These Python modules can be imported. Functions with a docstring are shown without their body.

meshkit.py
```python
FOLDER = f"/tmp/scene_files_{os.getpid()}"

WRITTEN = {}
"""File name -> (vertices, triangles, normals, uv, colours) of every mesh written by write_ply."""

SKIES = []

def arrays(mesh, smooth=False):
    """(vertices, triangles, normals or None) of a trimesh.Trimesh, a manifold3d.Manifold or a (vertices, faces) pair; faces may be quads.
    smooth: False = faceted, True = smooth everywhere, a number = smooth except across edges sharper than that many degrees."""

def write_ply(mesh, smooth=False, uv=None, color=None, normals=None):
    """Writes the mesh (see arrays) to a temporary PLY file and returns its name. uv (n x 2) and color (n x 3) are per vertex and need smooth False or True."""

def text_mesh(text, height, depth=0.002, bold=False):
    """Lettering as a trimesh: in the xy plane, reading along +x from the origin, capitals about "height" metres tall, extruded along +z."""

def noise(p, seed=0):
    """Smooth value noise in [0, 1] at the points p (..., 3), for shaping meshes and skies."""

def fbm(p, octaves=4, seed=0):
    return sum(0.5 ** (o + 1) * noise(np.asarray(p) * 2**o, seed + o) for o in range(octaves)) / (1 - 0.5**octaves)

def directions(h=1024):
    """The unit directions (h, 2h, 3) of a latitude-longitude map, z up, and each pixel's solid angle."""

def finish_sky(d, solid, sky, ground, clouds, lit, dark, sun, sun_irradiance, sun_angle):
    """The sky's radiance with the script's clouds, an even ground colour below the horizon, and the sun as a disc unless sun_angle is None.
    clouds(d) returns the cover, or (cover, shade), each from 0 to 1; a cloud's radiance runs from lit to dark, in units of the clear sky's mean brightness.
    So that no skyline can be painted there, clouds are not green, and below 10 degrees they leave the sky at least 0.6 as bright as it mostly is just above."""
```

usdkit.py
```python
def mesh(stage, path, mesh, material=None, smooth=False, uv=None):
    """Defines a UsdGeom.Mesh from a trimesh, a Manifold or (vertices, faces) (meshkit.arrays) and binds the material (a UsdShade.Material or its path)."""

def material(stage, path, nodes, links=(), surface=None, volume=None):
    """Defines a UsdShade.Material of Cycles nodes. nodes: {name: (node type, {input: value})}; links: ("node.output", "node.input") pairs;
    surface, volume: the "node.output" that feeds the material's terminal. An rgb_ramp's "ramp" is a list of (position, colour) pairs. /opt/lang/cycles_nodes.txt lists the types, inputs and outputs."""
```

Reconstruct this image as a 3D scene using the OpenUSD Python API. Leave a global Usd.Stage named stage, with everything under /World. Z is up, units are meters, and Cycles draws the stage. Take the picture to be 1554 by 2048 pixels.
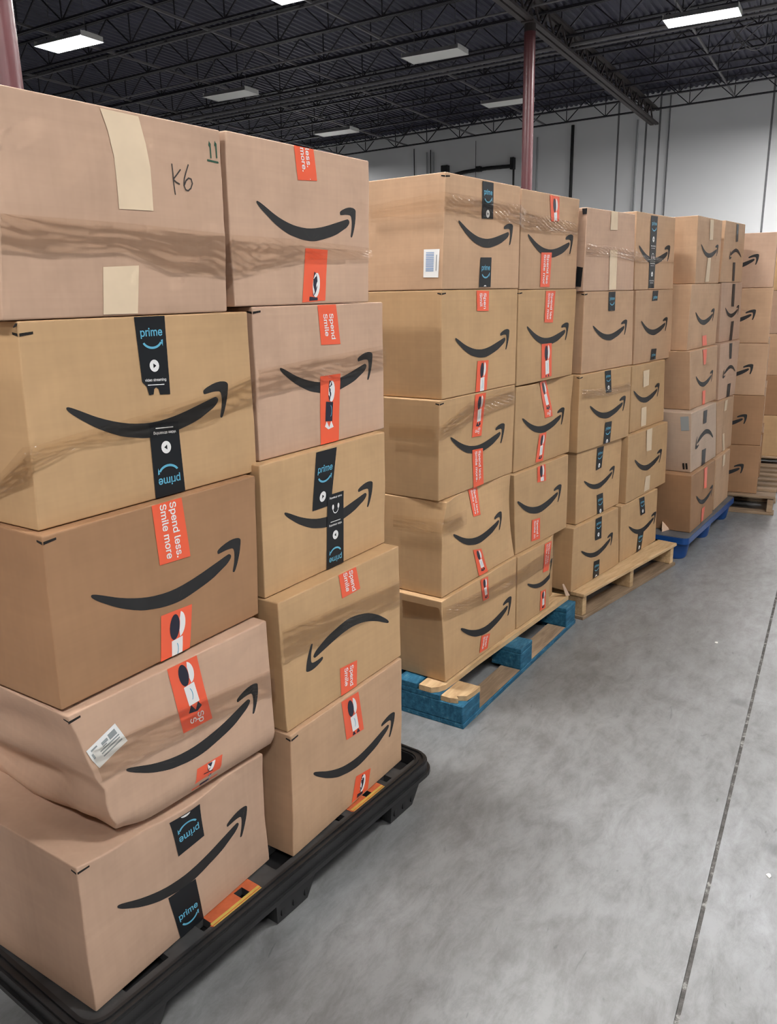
import math, random, sys
import numpy as np, trimesh
from shapely.geometry import Polygon
from shapely import affinity
import usdkit, meshkit
from pxr import Usd, UsdGeom, UsdLux, Gf, Sdf, Vt

random.seed(7); np.random.seed(7)
stage = Usd.Stage.CreateInMemory()
UsdGeom.SetStageUpAxis(stage, 'Z'); UsdGeom.SetStageMetersPerUnit(stage, 1.0)
UsdGeom.Xform.Define(stage, '/World'); UsdGeom.Scope.Define(stage, '/World/Looks')

# ------------------------------------------------------------------ camera (solved from the vanishing points of boxes, floor joint, columns)
F = 1600.0; PP = np.array([777.0, 1024.0]); H = 1.6
EXPOSURE = 1.28
LAMP = 60.0
nrm = lambda v: np.asarray(v, float) / np.linalg.norm(v)
_down = nrm([905.0 - PP[0], 6900.0 - PP[1], F])
_hy = lambda x: PP[1] - (_down[0] * (x - PP[0]) + _down[2] * F) / _down[1]
_X = nrm([1700.0 - PP[0], _hy(1700.0) - PP[1], F]); _Z = -_down; _Y = np.cross(_Z, _X)
R = np.stack([_X, _Y, _Z]); CAM = np.array([0, 0, H])
def ray(p): return R @ nrm([p[0] - PP[0], p[1] - PP[1], F])
def at_z(p, z=0.0):
    d = ray(p); return CAM + (z - H) / d[2] * d
def on_plane(p, P0, n):
    d = ray(p); return CAM + np.dot(np.asarray(P0) - CAM, n) / np.dot(d, n) * d
cam = UsdGeom.Camera.Define(stage, '/World/camera')
right, up, back = R @ [1, 0, 0], R @ [0, -1, 0], R @ [0, 0, -1]
cam.AddTransformOp().Set(Gf.Matrix4d(*right, 0, *up, 0, *back, 0, *CAM, 1))
cam.CreateHorizontalApertureAttr(36.0); cam.CreateVerticalApertureAttr(36.0 * 2048 / 1554)
cam.CreateFocalLengthAttr(36.0 * F / 1554); cam.CreateClippingRangeAttr(Gf.Vec2f(0.05, 200))
cam.CreateExposureAttr(EXPOSURE)

# ------------------------------------------------------------------ materials
def mat(name, nodes, links, surface='p.BSDF'):
    return usdkit.material(stage, '/World/Looks/' + name, nodes, links, surface=surface)
def plain(name, col, rough=0.5, metal=0.0, spec=0.5, noise=0.0, nscale=6, **kw):
    nodes = {'p': ('principled_bsdf', {'base_color': col, 'roughness': rough, 'metallic': metal, 'specular_ior_level': spec, **kw})}
    links = []
    if noise:
        lo = tuple(c * (1 - noise) for c in col); hi = tuple(min(1, c * (1 + noise)) for c in col)
        nodes.update({'tc': ('texture_coordinate', {}), 'n': ('noise_texture', {'scale': nscale, 'detail': 4, 'roughness': 0.6}),
                      'r': ('rgb_ramp', {'ramp': [(0.3, lo), (0.7, hi)]})})
        links = [('tc.object', 'n.vector'), ('n.fac', 'r.fac'), ('r.color', 'p.base_color')]
    return mat(name, nodes, links)
def card(name, col, rough=0.62):
    c = np.array(col)
    nodes = {'tc': ('texture_coordinate', {}), 'oi': ('object_info', {}),
             'm1': ('mapping', {'scale': (70, 70, 3.0)}), 'n1': ('noise_texture', {'scale': 1.0, 'detail': 3}),
             'n2': ('noise_texture', {'scale': 4.5, 'detail': 5, 'roughness': 0.65}),
             'm3': ('mapping', {'scale': (1.5, 1.5, 90)}), 'n3': ('noise_texture', {'scale': 1.0, 'detail': 2}),
             'r2': ('rgb_ramp', {'ramp': [(0.25, tuple(c * 0.86)), (0.5, tuple(c)), (0.78, tuple(c * 1.1))]}),
             'x1': ('mix', {'mix_type': 'multiply', 'fac': 0.10}), 'x3': ('mix', {'mix_type': 'multiply', 'fac': 0.10}),
             'rr': ('map_range', {'from_min': 0, 'from_max': 1, 'to_min': 0.94, 'to_max': 1.06}),
             'xo': ('hsv', {'hue': 0.5, 'saturation': 1.0, 'fac': 1.0}),
             'b': ('bump', {'strength': 0.12, 'distance': 0.002}),
             'p': ('principled_bsdf', {'roughness': rough, 'specular_ior_level': 0.32})}
    links = [('tc.object', 'm1.vector'), ('m1.vector', 'n1.vector'), ('tc.object', 'n2.vector'), ('tc.object', 'm3.vector'), ('m3.vector', 'n3.vector'),
             ('n2.fac', 'r2.fac'), ('r2.color', 'x1.color1'), ('n1.fac', 'x1.color2'), ('x1.color', 'x3.color1'), ('n3.fac', 'x3.color2'),
             ('oi.random', 'rr.value'), ('rr.result', 'xo.value'), ('x3.color', 'xo.color'), ('xo.color', 'p.base_color'),
             ('n3.fac', 'b.height'), ('b.normal', 'p.normal')]
    return mat(name, nodes, links)
M = {}
M['pink'] = card('cardboard_pink', (0.575, 0.385, 0.275))
M['tan'] = card('cardboard_tan', (0.575, 0.37, 0.195))
M['brown'] = card('cardboard_brown', (0.42, 0.235, 0.125))
M['buff'] = card('cardboard_buff', (0.575, 0.37, 0.23))
M['grey'] = card('cardboard_greyish', (0.60, 0.45, 0.34))
M['ink'] = plain('black_print', (0.016, 0.016, 0.017), 0.55, noise=0.15, nscale=30)
M['slot'] = plain('slot_dark', (0.012, 0.009, 0.007), 0.9)
M['blacktape'] = plain('black_tape', (0.010, 0.012, 0.015), 0.42, spec=.35)
M['orangetape'] = plain('orange_tape', (0.86, 0.125, 0.055), 0.32)
M['creamtape'] = plain('cream_paper_tape', (0.72, 0.57, 0.40), 0.6, noise=0.06, nscale=8)
M['white'] = plain('white_print', (0.80, 0.80, 0.80), 0.45)
M['bluep'] = plain('pale_blue_print', (0.12, 0.42, 0.60), 0.4)
M['navy'] = plain('navy_print', (0.015, 0.016, 0.035), 0.4)
M['label'] = plain('white_label', (0.83, 0.84, 0.83), 0.35)
M['lblue'] = plain('blue_barcode', (0.25, 0.38, 0.62), 0.5)
M['lgrey'] = plain('grey_print', (0.30, 0.33, 0.34), 0.5)
M['green'] = plain('green_print', (0.02, 0.075, 0.045), 0.6)
M['pen'] = plain('marker_pen', (0.05, 0.04, 0.035), 0.6)
M['blackplastic'] = plain('black_plastic', (0.017, 0.017, 0.018), 0.42, noise=0.25, nscale=9)
M['greyplastic'] = plain('worn_black_plastic', (0.045, 0.045, 0.046), 0.48, noise=0.3, nscale=12)
M['sticker'] = plain('orange_sticker', (0.50, 0.115, 0.045), 0.25, noise=0.2, nscale=20)
M['yellow'] = plain('yellow_stripe', (0.52, 0.36, 0.075), 0.35, noise=0.2, nscale=20)
M['blueplastic'] = plain('blue_plastic', (0.006, 0.06, 0.24), 0.38, noise=0.2, nscale=9)
M['darkdeck'] = plain('grey_blue_plastic', (0.105, 0.112, 0.125), 0.42, noise=0.25, nscale=8)
def wood(name, a, b, rough=0.7, axis=0):
    sc = [14, 14, 14]; sc[axis] = 1.6
    return mat(name, {'tc': ('texture_coordinate', {}), 'm': ('mapping', {'scale': tuple(sc)}), 'n': ('noise_texture', {'scale': 3, 'detail': 6, 'roughness': 0.65, 'distortion': 0.6}),
                      'r': ('rgb_ramp', {'ramp': [(0.3, b), (0.62, a)]}), 'oi': ('object_info', {}), 'rr': ('map_range', {'to_min': 0.82, 'to_max': 1.12}), 'h': ('hsv', {'hue': 0.5}),
                      'bp': ('bump', {'strength': 0.25, 'distance': 0.003}), 'p': ('principled_bsdf', {'roughness': rough, 'specular_ior_level': 0.25})},
               [('tc.object', 'm.vector'), ('m.vector', 'n.vector'), ('n.fac', 'r.fac'), ('r.color', 'h.color'), ('oi.random', 'rr.value'), ('rr.result', 'h.value'),
                ('h.color', 'p.base_color'), ('n.fac', 'bp.height'), ('bp.normal', 'p.normal')])
M['pine'] = wood('pine_wood', (0.66, 0.46, 0.26), (0.47, 0.30, 0.15))
M['oldpine'] = wood('weathered_wood', (0.36, 0.25, 0.16), (0.22, 0.15, 0.095))
M['bluewood'] = mat('blue_painted_wood', {'tc': ('texture_coordinate', {}), 'm': ('mapping', {'scale': (5, 16, 16)}), 'n': ('noise_texture', {'scale': 3, 'detail': 6, 'roughness': 0.7}),
                    'r': ('rgb_ramp', {'ramp': [(0.0, (0.006, 0.045, 0.085)), (0.42, (0.012, 0.085, 0.155)), (0.60, (0.03, 0.15, 0.25)), (0.67, (0.10, 0.22, 0.28)), (0.72, (0.28, 0.30, 0.28)), (1.0, (0.42, 0.36, 0.26))]}),
                    'p': ('principled_bsdf', {'roughness': 0.6, 'specular_ior_level': 0.3})},
                    [('tc.object', 'm.vector'), ('m.vector', 'n.vector'), ('n.fac', 'r.fac'), ('r.color', 'p.base_color')])
M['wall'] = mat('painted_wall', {'tc': ('texture_coordinate', {}), 'n': ('noise_texture', {'scale': 0.6, 'detail': 4}), 'r': ('rgb_ramp', {'ramp': [(0.3, (0.80, 0.81, 0.82)), (0.7, (0.84, 0.845, 0.85))]}),
                 'p': ('principled_bsdf', {'roughness': 0.6})}, [('tc.object', 'n.vector'), ('n.fac', 'r.fac'), ('r.color', 'p.base_color')])
M['sidewall'] = plain('plain_wall', (0.42, 0.42, 0.42), 0.7)
M['deck'] = plain('dark_roof_deck', (0.038, 0.038, 0.064), 0.5, noise=0.25, nscale=0.7)
M['steel'] = plain('dark_roof_steel', (0.026, 0.024, 0.030), 0.5)
M['steelgrey'] = plain('grey_roof_steel', (0.13, 0.125, 0.13), 0.5)
M['pipe'] = plain('grey_pipe', (0.17, 0.165, 0.17), 0.45)
M['girder'] = plain('brown_girder_steel', (0.05, 0.04, 0.038), 0.5)
M['column'] = plain('dull_red_column_paint', (0.125, 0.043, 0.047), 0.35, noise=0.12, nscale=3)
M['housing'] = plain('fixture_housing', (0.62, 0.62, 0.60), 0.5)
M['unlit'] = plain('unlit_fixture_face', (0.80, 0.80, 0.76), 0.4)
M['blackpaint'] = plain('black_paint', (0.012, 0.012, 0.013), 0.5)
M['greywall'] = plain('wall_conduit', (0.42, 0.43, 0.44), 0.5)
M['joint'] = plain('wall_joint', (0.20, 0.20, 0.21), 0.8)
M['lit'] = mat('lit_fixture_lens', {'e': ('emission', {'color': (1.0, 0.985, 0.965), 'strength': LAMP})}, [], 'e.emission')
M['film'] = mat('stretch_film', {'tc': ('texture_coordinate', {}), 'm': ('mapping', {'scale': (7, 7, 30), 'rotation': (0.12, 0.18, 0)}), 'n': ('noise_texture', {'scale': 1.0, 'detail': 3, 'roughness': 0.55, 'distortion': 0.5}),
                 'b': ('bump', {'strength': 0.6, 'distance': 0.010}), 't': ('transparent_bsdf', {'color': (0.955, 0.935, 0.905)}), 'g': ('glossy_bsdf', {'color': (1, 1, 1), 'roughness': 0.16}),
                 'f': ('fresnel', {'IOR': 1.4}), 'fm': ('math', {'math_type': 'multiply', 'value2': 0.65}), 'x': ('mix_closure', {})},
                [('tc.object', 'm.vector'), ('m.vector', 'n.vector'), ('n.fac', 'b.height'), ('b.normal', 'g.normal'), ('f.fac', 'fm.value1'), ('fm.value', 'x.fac'), ('t.BSDF', 'x.closure1'), ('g.BSDF', 'x.closure2')], 'x.closure')
M['floor'] = mat('concrete_floor', {
    'g': ('geometry', {}), 'n1': ('noise_texture', {'scale': 0.8, 'detail': 8, 'roughness': 0.68, 'distortion': 0.8}), 'r1': ('rgb_ramp', {'ramp': [(0.28, (0.165, 0.163, 0.160)), (0.5, (0.240, 0.242, 0.247)), (0.72, (0.320, 0.326, 0.338))]}),
    'm2': ('mapping', {'scale': (7, 15, 1), 'rotation': (0, 0, 0.35)}), 'n2': ('noise_texture', {'scale': 1.0, 'detail': 9, 'roughness': 0.74, 'distortion': 0.3}), 'r2': ('rgb_ramp', {'ramp': [(0.33, (0.64, 0.63, 0.62)), (0.60, (1.0, 1.0, 1.0))]}), 'x': ('mix', {'mix_type': 'multiply', 'fac': 0.95}),
    'mp': ('mapping', {'scale': (2.2, 9, 1), 'rotation': (0, 0, 0.5)}), 'v': ('noise_texture', {'scale': 2.6, 'detail': 3, 'roughness': 0.4, 'distortion': 2.0}), 'rv': ('rgb_ramp', {'ramp': [(0.0, (1, 1, 1)), (0.70, (1, 1, 1)), (0.76, (0.55, 0.55, 0.56))]}), 'x2': ('mix', {'mix_type': 'multiply', 'fac': 0.65}),
    'vo': ('voronoi_texture', {'scale': 2.2}), 'rvo': ('rgb_ramp', {'ramp': [(0.0, (0.35, 0.35, 0.36)), (0.045, (0.5, 0.5, 0.5)), (0.10, (1, 1, 1))]}), 'x3': ('mix', {'mix_type': 'multiply', 'fac': 0.6}),
    'rr': ('map_range', {'from_min': 0.3, 'from_max': 0.7, 'to_min': 0.46, 'to_max': 0.30}), 'b': ('bump', {'strength': 0.06, 'distance': 0.01}),
    'p': ('principled_bsdf', {'specular_ior_level': 0.5})},
    [('g.position', 'n1.vector'), ('g.position', 'm2.vector'), ('m2.vector', 'n2.vector'), ('g.position', 'mp.vector'), ('mp.vector', 'v.vector'), ('g.position', 'vo.vector'), ('n1.fac', 'r1.fac'), ('n2.fac', 'r2.fac'), ('r1.color', 'x.color1'), ('r2.color', 'x.color2'),
     ('v.fac', 'rv.fac'), ('x.color', 'x2.color1'), ('rv.color', 'x2.color2'), ('vo.distance', 'rvo.fac'), ('x2.color', 'x3.color1'), ('rvo.color', 'x3.color2'), ('x3.color', 'p.base_color'),
     ('n1.fac', 'rr.value'), ('rr.result', 'p.roughness'), ('n2.fac', 'b.height'), ('b.normal', 'p.normal')])
M['jointfill'] = mat('joint_filler', {'tc': ('texture_coordinate', {}), 'n': ('noise_texture', {'scale': 28, 'detail': 5, 'roughness': 0.7}), 'r': ('rgb_ramp', {'ramp': [(0.3, (0.03, 0.028, 0.025)), (0.55, (0.09, 0.085, 0.08)), (0.66, (0.30, 0.295, 0.28))]}), 'p': ('principled_bsdf', {'roughness': 0.85})}, [('tc.object', 'n.vector'), ('n.fac', 'r.fac'), ('r.color', 'p.base_color')])
M['scrap'] = plain('paper_scrap', (0.75, 0.74, 0.70), 0.6)
M['torn'] = plain('torn_cardboard', (0.60, 0.42, 0.30), 0.8)

# ------------------------------------------------------------------ naming and mesh helpers
_used = {}
def numbered(parent, name):
    k = (parent, name); n = _used.get(k, 0); _used[k] = n + 1
    return f'{parent}/{name}' if n == 0 else f'{parent}/{name}_{n:03d}'
def keys(prim, label=None, cat=None, group=None, kind=None):
    for k, v in (('label', label), ('category', cat), ('group', group), ('kind', kind)):
        if v: prim.SetCustomDataByKey(k, v)
    return prim
def thing(name, label, cat, loc=(0, 0, 0), rotz=0.0, group=None, kind=None):
    p = numbered('/World', name); x = UsdGeom.Xform.Define(stage, p)
    x.AddTranslateOp().Set(Gf.Vec3d(*map(float, loc))); x.AddRotateZOp().Set(float(rotz))
    keys(x.GetPrim(), label, cat, group, kind); return p
def obj(name, mesh, m, parent='/World', label=None, cat=None, group=None, kind=None, smooth=35, loc=None):
    p = numbered(parent, name)
    if loc is not None:
        if isinstance(mesh, (tuple, list)): mesh = (np.asarray(mesh[0], float) - loc, mesh[1])
        else: mesh = mesh.copy(); mesh.apply_translation(-np.asarray(loc))
    g = usdkit.mesh(stage, p, mesh, M[m] if isinstance(m, str) else m, smooth=smooth)
    if loc is not None: g.AddTranslateOp().Set(Gf.Vec3d(*map(float, loc)))
    keys(g.GetPrim(), label, cat, group, kind); return p
def struct(name, mesh, m, parent='/World', smooth=False): return obj(name, mesh, m, parent, kind='structure' if parent == '/World' else None, smooth=smooth)
def copy_of(src, name, label, loc, rotz=0.0, group=None):
    q = stage.GetPrimAtPath(src).GetCustomData()
    p = thing(name, label, q['category'], loc, rotz, group or q.get('group'))
    pr = stage.GetPrimAtPath(p); pr.GetReferences().AddInternalReference(src); pr.SetInstanceable(True); return p
cat_ = trimesh.util.concatenate
def bx(x0, y0, z0, x1, y1, z1, ch=0.0):
    """an axis-aligned board, with chamfered edges if ch > 0"""
    e = np.array([x1 - x0, y1 - y0, z1 - z0]); c = np.array([x0 + x1, y0 + y1, z0 + z1]) / 2
    if ch <= 0: m = trimesh.creation.box(e)
    else:
        h = e / 2; ch = min(ch, h.min() * 0.9); P = []
        for s in np.ndindex(2, 2, 2):
            sg = np.array(s) * 2 - 1
            for k in range(3):
                q = sg * (h - ch); q[k] = sg[k] * h[k]; P.append(q)
        m = trimesh.convex.convex_hull(np.array(P))
    m.apply_translation(c); return m
def tube(pts, r, n=8):
    pts = np.asarray(pts, float); out = []
    for a, b in zip(pts[:-1], pts[1:]):
        m = trimesh.creation.cylinder(r, segment=np.array([a, b]), sections=n); out.append(m)
    return cat_(out)
def bar(a, b, w, t):
    """rectangular bar from a to b, w wide in plan, t tall"""
    a, b = np.asarray(a, float), np.asarray(b, float); d = b - a; L = np.linalg.norm(d); x = d / L
    ref = np.array([0, 0, 1.0]) if abs(x[2]) < 0.95 else np.array([0, 1.0, 0]); y = nrm(np.cross(ref, x)); z = np.cross(x, y)
    m = trimesh.creation.box((L, w, t)); T = np.eye(4); T[:3, :3] = np.stack([x, y, z], 1); T[:3, 3] = (a + b) / 2; m.apply_transform(T); return m

# ------------------------------------------------------------------ lamps: a regular grid of hooded fixtures, some lit, some off, plus a few added to brighten the end wall
roof = lambda y: 7.22 - 0.022 * (y - 5.6)
def make_fixture(x, y, z, on, label):
    t = thing('ceiling_light', label, 'light fixture', (x, y, z), 0, 'ceiling light fixtures')
    hood = trimesh.creation.extrude_polygon(Polygon([(-0.28, 0), (-0.17, 0.10), (0.17, 0.10), (0.28, 0), (0.262, 0), (0.16, 0.088), (-0.16, 0.088), (-0.262, 0)]), 1.22)
    hood.apply_transform(np.array([[1, 0, 0, 0], [0, 0, -1, 0.61], [0, 1, 0, 0], [0, 0, 0, 1.0]])); hood.fix_normals()
    ends = [bx(-0.25, s * 0.61 - 0.006, 0.003, 0.25, s * 0.61 + 0.006, 0.09) for s in (-1, 1)]
    obj('hood', cat_([hood] + ends), 'housing', t, smooth=False)
    lens = bx(-0.255, -0.60, 0.004, 0.255, 0.60, 0.012)
    obj('lens', lens, 'lit' if on else 'unlit', t, smooth=False)
    for s in (-0.45, 0.45): obj('hanger', tube([(0, s, 0.098), (0, s, roof(y) - z - 0.03)], 0.006, 6), 'steelgrey', t)
for x, y, z, on, lab in [
    (11.45, 12.9, 6.1, 1, 'glowing ceiling light beside the near column at the upper left'),
    (11.5, 7.75, 6.05, 1, 'glowing ceiling light cut by the top edge of the picture'),
    (16.35, 2.75, 6.1, 1, 'glowing ceiling light at the upper right near the picture corner'),
    (16.1, 13.0, 6.1, 0, 'unlit ceiling light above the box marked K6'),
    (15.85, 7.65, 6.1, 0, 'unlit ceiling light left of the red column, the larger one'),
    (20.5, 7.9, 6.1, 0, 'unlit ceiling light partly behind the red column'),
    (21.25, 13.4, 6.1, 0, 'smallest unlit ceiling light, above the roof trusses of the end wall'),
    (1.9, -2.5, 6.1, 1, 'lit ceiling light over the aisle outside the picture, nearest'),
    (6.7, -2.5, 6.1, 0, 'unlit ceiling light over the aisle outside the picture, second'),
    (6.7, 2.75, 6.1, 1, 'lit ceiling light over the middle stacks above the picture'),
    (1.9, -7.8, 6.1, 1, 'lit ceiling light of the row beyond the aisle outside the picture, first'),
    (11.5, -2.5, 6.1, 0, 'unlit ceiling light over the aisle outside the picture, third'),
    (16.3, -2.5, 6.1, 1, 'lit ceiling light over the aisle outside the picture, fourth'),
    (21.2, -2.5, 6.1, 1, 'lit ceiling light over the aisle outside the picture, fifth'),
    (24.6, -2.5, 6.1, 1, 'added lit ceiling light over the aisle outside the picture, brightening the end wall'),  # off the lamp grid, added to raise the brightness of the end wall
    (21.2, -7.8, 6.1, 1, 'lit ceiling light far right outside the picture before the end wall'),
    (24.6, -7.8, 6.1, 1, 'added lit ceiling light far right outside the picture, brightening the end wall'),  # another unseen lamp added for the end wall, off the grid
    (-2.9, -2.5, 6.1, 1, 'lit ceiling light over the aisle behind the camera'),
    (24.6, 18.0, 6.1, 1, 'added lit ceiling light brightening the left end wall, hidden by the nearest stack'),  # unseen, put in to lift the dark left part of the end wall
    (-7.7, 2.75, 6.1, 1, 'lit ceiling light far behind the camera over the row of stacks'),
    (23.4, -0.1, 6.1, 1, 'added ceiling light washing the end wall from outside the right picture edge'),  # invented wall washer standing between the lamp rows
    (-2.9, 2.75, 6.1, 1, 'lit ceiling light behind the camera over the row of stacks'),
    (1.9, 2.75, 6.1, 1, 'lit ceiling light straight above the nearest pallet outside the picture'),
    (11.5, 2.75, 6.1, 1, 'lit ceiling light above the top of the picture over the far stacks')]:
    make_fixture(x, y, z, on, lab)

# ------------------------------------------------------------------ the setting
XW, YL, YR, XN = 27.0, 22.0, -13.0, -10.0
floor_pieces = [bx(XN, 0.1655, -0.2, XW + .3, YL, 0), bx(XN, YR, -0.2, XW + .3, 0.1545, 0)]
struct('floor', cat_(floor_pieces), 'floor')
struct('trim_1', bx(XN, 0.1545, -0.2, XW, 0.1655, -0.004), 'jointfill')
struct('wall_back', bx(XW, YR, 0, XW + 0.3, YL, 7.7), 'wall')
struct('wall_left', bx(XN - .3, YL, 0, XW + .3, YL + 0.3, 7.7), 'sidewall')
struct('wall_right', bx(XN - .3, YR - 0.3, 0, XW + .3, YR, 7.9), 'sidewall')
struct('wall_near', bx(XN - 0.3, YR, 0, XN, YL, 7.9), 'sidewall')
# corrugated roof deck, ribs along x, sloping gently down to the left
ys = []; y = YR
while y < YL:
    ys += [(y, 0.0), (y + 0.055, 0.0), (y + 0.075, 0.04), (y + 0.135, 0.04)]; y += 0.155
P = np.array([(yy, roof(yy) + h) for yy, h in ys]); n = len(P)
v = np.vstack([np.c_[np.full(n, XN), P], np.c_[np.full(n, XW + .3), P]])
i = np.arange(n - 1); f = np.vstack([np.c_[i, i + n, i + n + 1], np.c_[i, i + n + 1, i + 1]])
struct('ceiling', (v, f[:, ::-1]), 'deck')
def joist(x):
    ms = []; zt = lambda y: roof(y) - 0.012; zb = lambda y: roof(y) - 0.56
    L = [YR + 0.2, YL - 0.2]
    for s in (-0.03, 0.03):
        ms.append(bar((x + s, L[0], zt(L[0])), (x + s, L[1], zt(L[1])), 0.045, 0.02))
    bot = [bar((x + s, L[0] + .5, zb(L[0] + .5)), (x + s, L[1] - .5, zb(L[1] - .5)), 0.04, 0.035) for s in (-0.028, 0.028)]
    yy = L[0]; k = 0
    while yy + 0.6 < L[1]:
        a, b = (yy, zt(yy)), (yy + 0.6, zb(yy + 0.6))
        if k % 2: a, b = (yy, zb(yy)), (yy + 0.6, zt(yy + 0.6))
        ms.append(bar((x, a[0], a[1]), (x, b[0], b[1]), 0.022, 0.022))
        if k % 2 == 0: ms.append(bar((x, yy + .6, zb(yy + .6)), (x, yy + .6, zt(yy + .6)), 0.02, 0.02))
        yy += 0.6; k += 1
    return cat_(ms + bot)
for k in range(14): struct('roof_joist', joist(26.3 - 1.65 * k), 'steel')
# joist girder along x at y = 5.63
ms = []; zt, zb = roof(5.6) - 0.5, 6.33
for s in (-0.07, 0.07):
    ms += [bar((XN, 5.63 + s, zt), (26.75, 5.63 + s, zt), 0.09, 0.05), bar((XN, 5.63 + s, zb), (26.72, 5.63 + s, zb), 0.10, 0.05)]
xx = 26.2; k = 0
while xx > XN + 1:
    for s in (-0.05, 0.05):
        ms.append(bar((xx, 5.63 + s, zb), (xx - 0.42, 5.63 + s, zt), 0.03, 0.05)); ms.append(bar((xx - 0.84, 5.63 + s, zb), (xx - 0.42, 5.63 + s, zt), 0.03, 0.05))
    xx -= 0.84
struct('roof_girder', cat_(ms), 'girder')
for yb in (-2.0, 1.2, 3.4, 8.9, 11.3, 13.8, 16.4): struct('roof_bridging', bar((XN, yb, roof(yb) - 0.53), (26.5, yb, roof(yb) - 0.53), 0.04, 0.04), 'steelgrey')
for k, (xp, zo, r) in enumerate([(18.15, 0.70, 0.045), (18.42, 0.72, 0.03), (15.6, 0.66, 0.02), (13.2, 0.66, 0.02), (9.0, 0.68, 0.03)]):
    obj('overhead_pipe', tube([(xp, YR + .3, roof(YR + .3) - zo), (xp, YL - .3, roof(YL - .3) - zo)], r, 8), 'pipe',
        label=['thick grey pipe under the dark roof just past the unlit lights', 'thin grey pipe running beside the thick pipe under the roof', 'thin pipe under the roof over the nearer unlit lights', 'thin pipe under the roof before the red column', 'thin pipe under the roof near the top of the picture'][k], cat='pipe')
def column(x, y, r, label):
    t = thing('steel_column', label, 'column', (x, y, 0), 0, None, 'structure')
    obj('shaft', tube([(0, 0, 0.02), (0, 0, 6.15)], r, 28), 'column', t)
    obj('base_plate', bx(-.2, -.2, 0, .2, .2, 0.02), 'steel', t); obj('cap', cat_([tube([(0, 0, 6.15), (0, 0, 6.3)], r * 1.02, 20), bx(-.16, -.12, 6.28, .16, .12, 6.31)]), 'girder', t, smooth=False)
column(15.6, 5.6, 0.105, 'round dull red steel column rising behind the stacks to the roof girder')
column(4.49, 5.79, 0.125, 'round dull red steel column at the left picture edge behind the nearest stack')

# wall fittings, each standing on the end wall
def on_wall(p): return on_plane(p, (XW, 0, 0), np.array([1.0, 0, 0]))
def vert(name, p0, p1, r, m, label, cat='pipe', z0=None):
    a = on_wall(p0); b = on_wall(p1); z_lo = 0.0 if z0 is None else z0
    y = (a[1] + b[1]) / 2
    obj(name, tube([(XW - r - 0.012, y, z_lo), (XW - r - 0.012, y, a[2])], r, 10), m, label=label, cat=cat)
vert('downpipe', (1147, 251), (1142, 395), 0.05, 'blackpaint', 'black vertical pipe on the pale end wall right of the red column')
vert('conduit', (1076, 275), (1074, 380), 0.035, 'greywall', 'grey conduit on the end wall just right of the red column')
vert('conduit', (1274, 240), (1270, 420), 0.03, 'greywall', 'grey conduit on the end wall left of the girder end')
vert('conduit', (1336, 190), (1334, 430), 0.02, 'joint', 'thin dark conduit on the end wall right of the girder end')
vert('conduit', (855, 305), (855, 345), 0.03, 'greywall', 'left of the twin conduits on the end wall above the second stack')
vert('conduit', (868, 305), (868, 345), 0.03, 'greywall', 'right of the twin conduits on the end wall above the second stack')
vert('cable_drop', (829, 298), (829, 350), 0.014, 'blackpaint', 'thin black cable hanging down the end wall left of the twin conduits', 'cable')
vert('cable_drop', (862, 300), (862, 350), 0.014, 'blackpaint', 'thin black cable between the twin conduits on the end wall', 'cable')
vert('cable_drop', (952, 282), (952, 350), 0.010, 'joint', 'thin cable hanging down the end wall to the black rail', 'cable')
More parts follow.
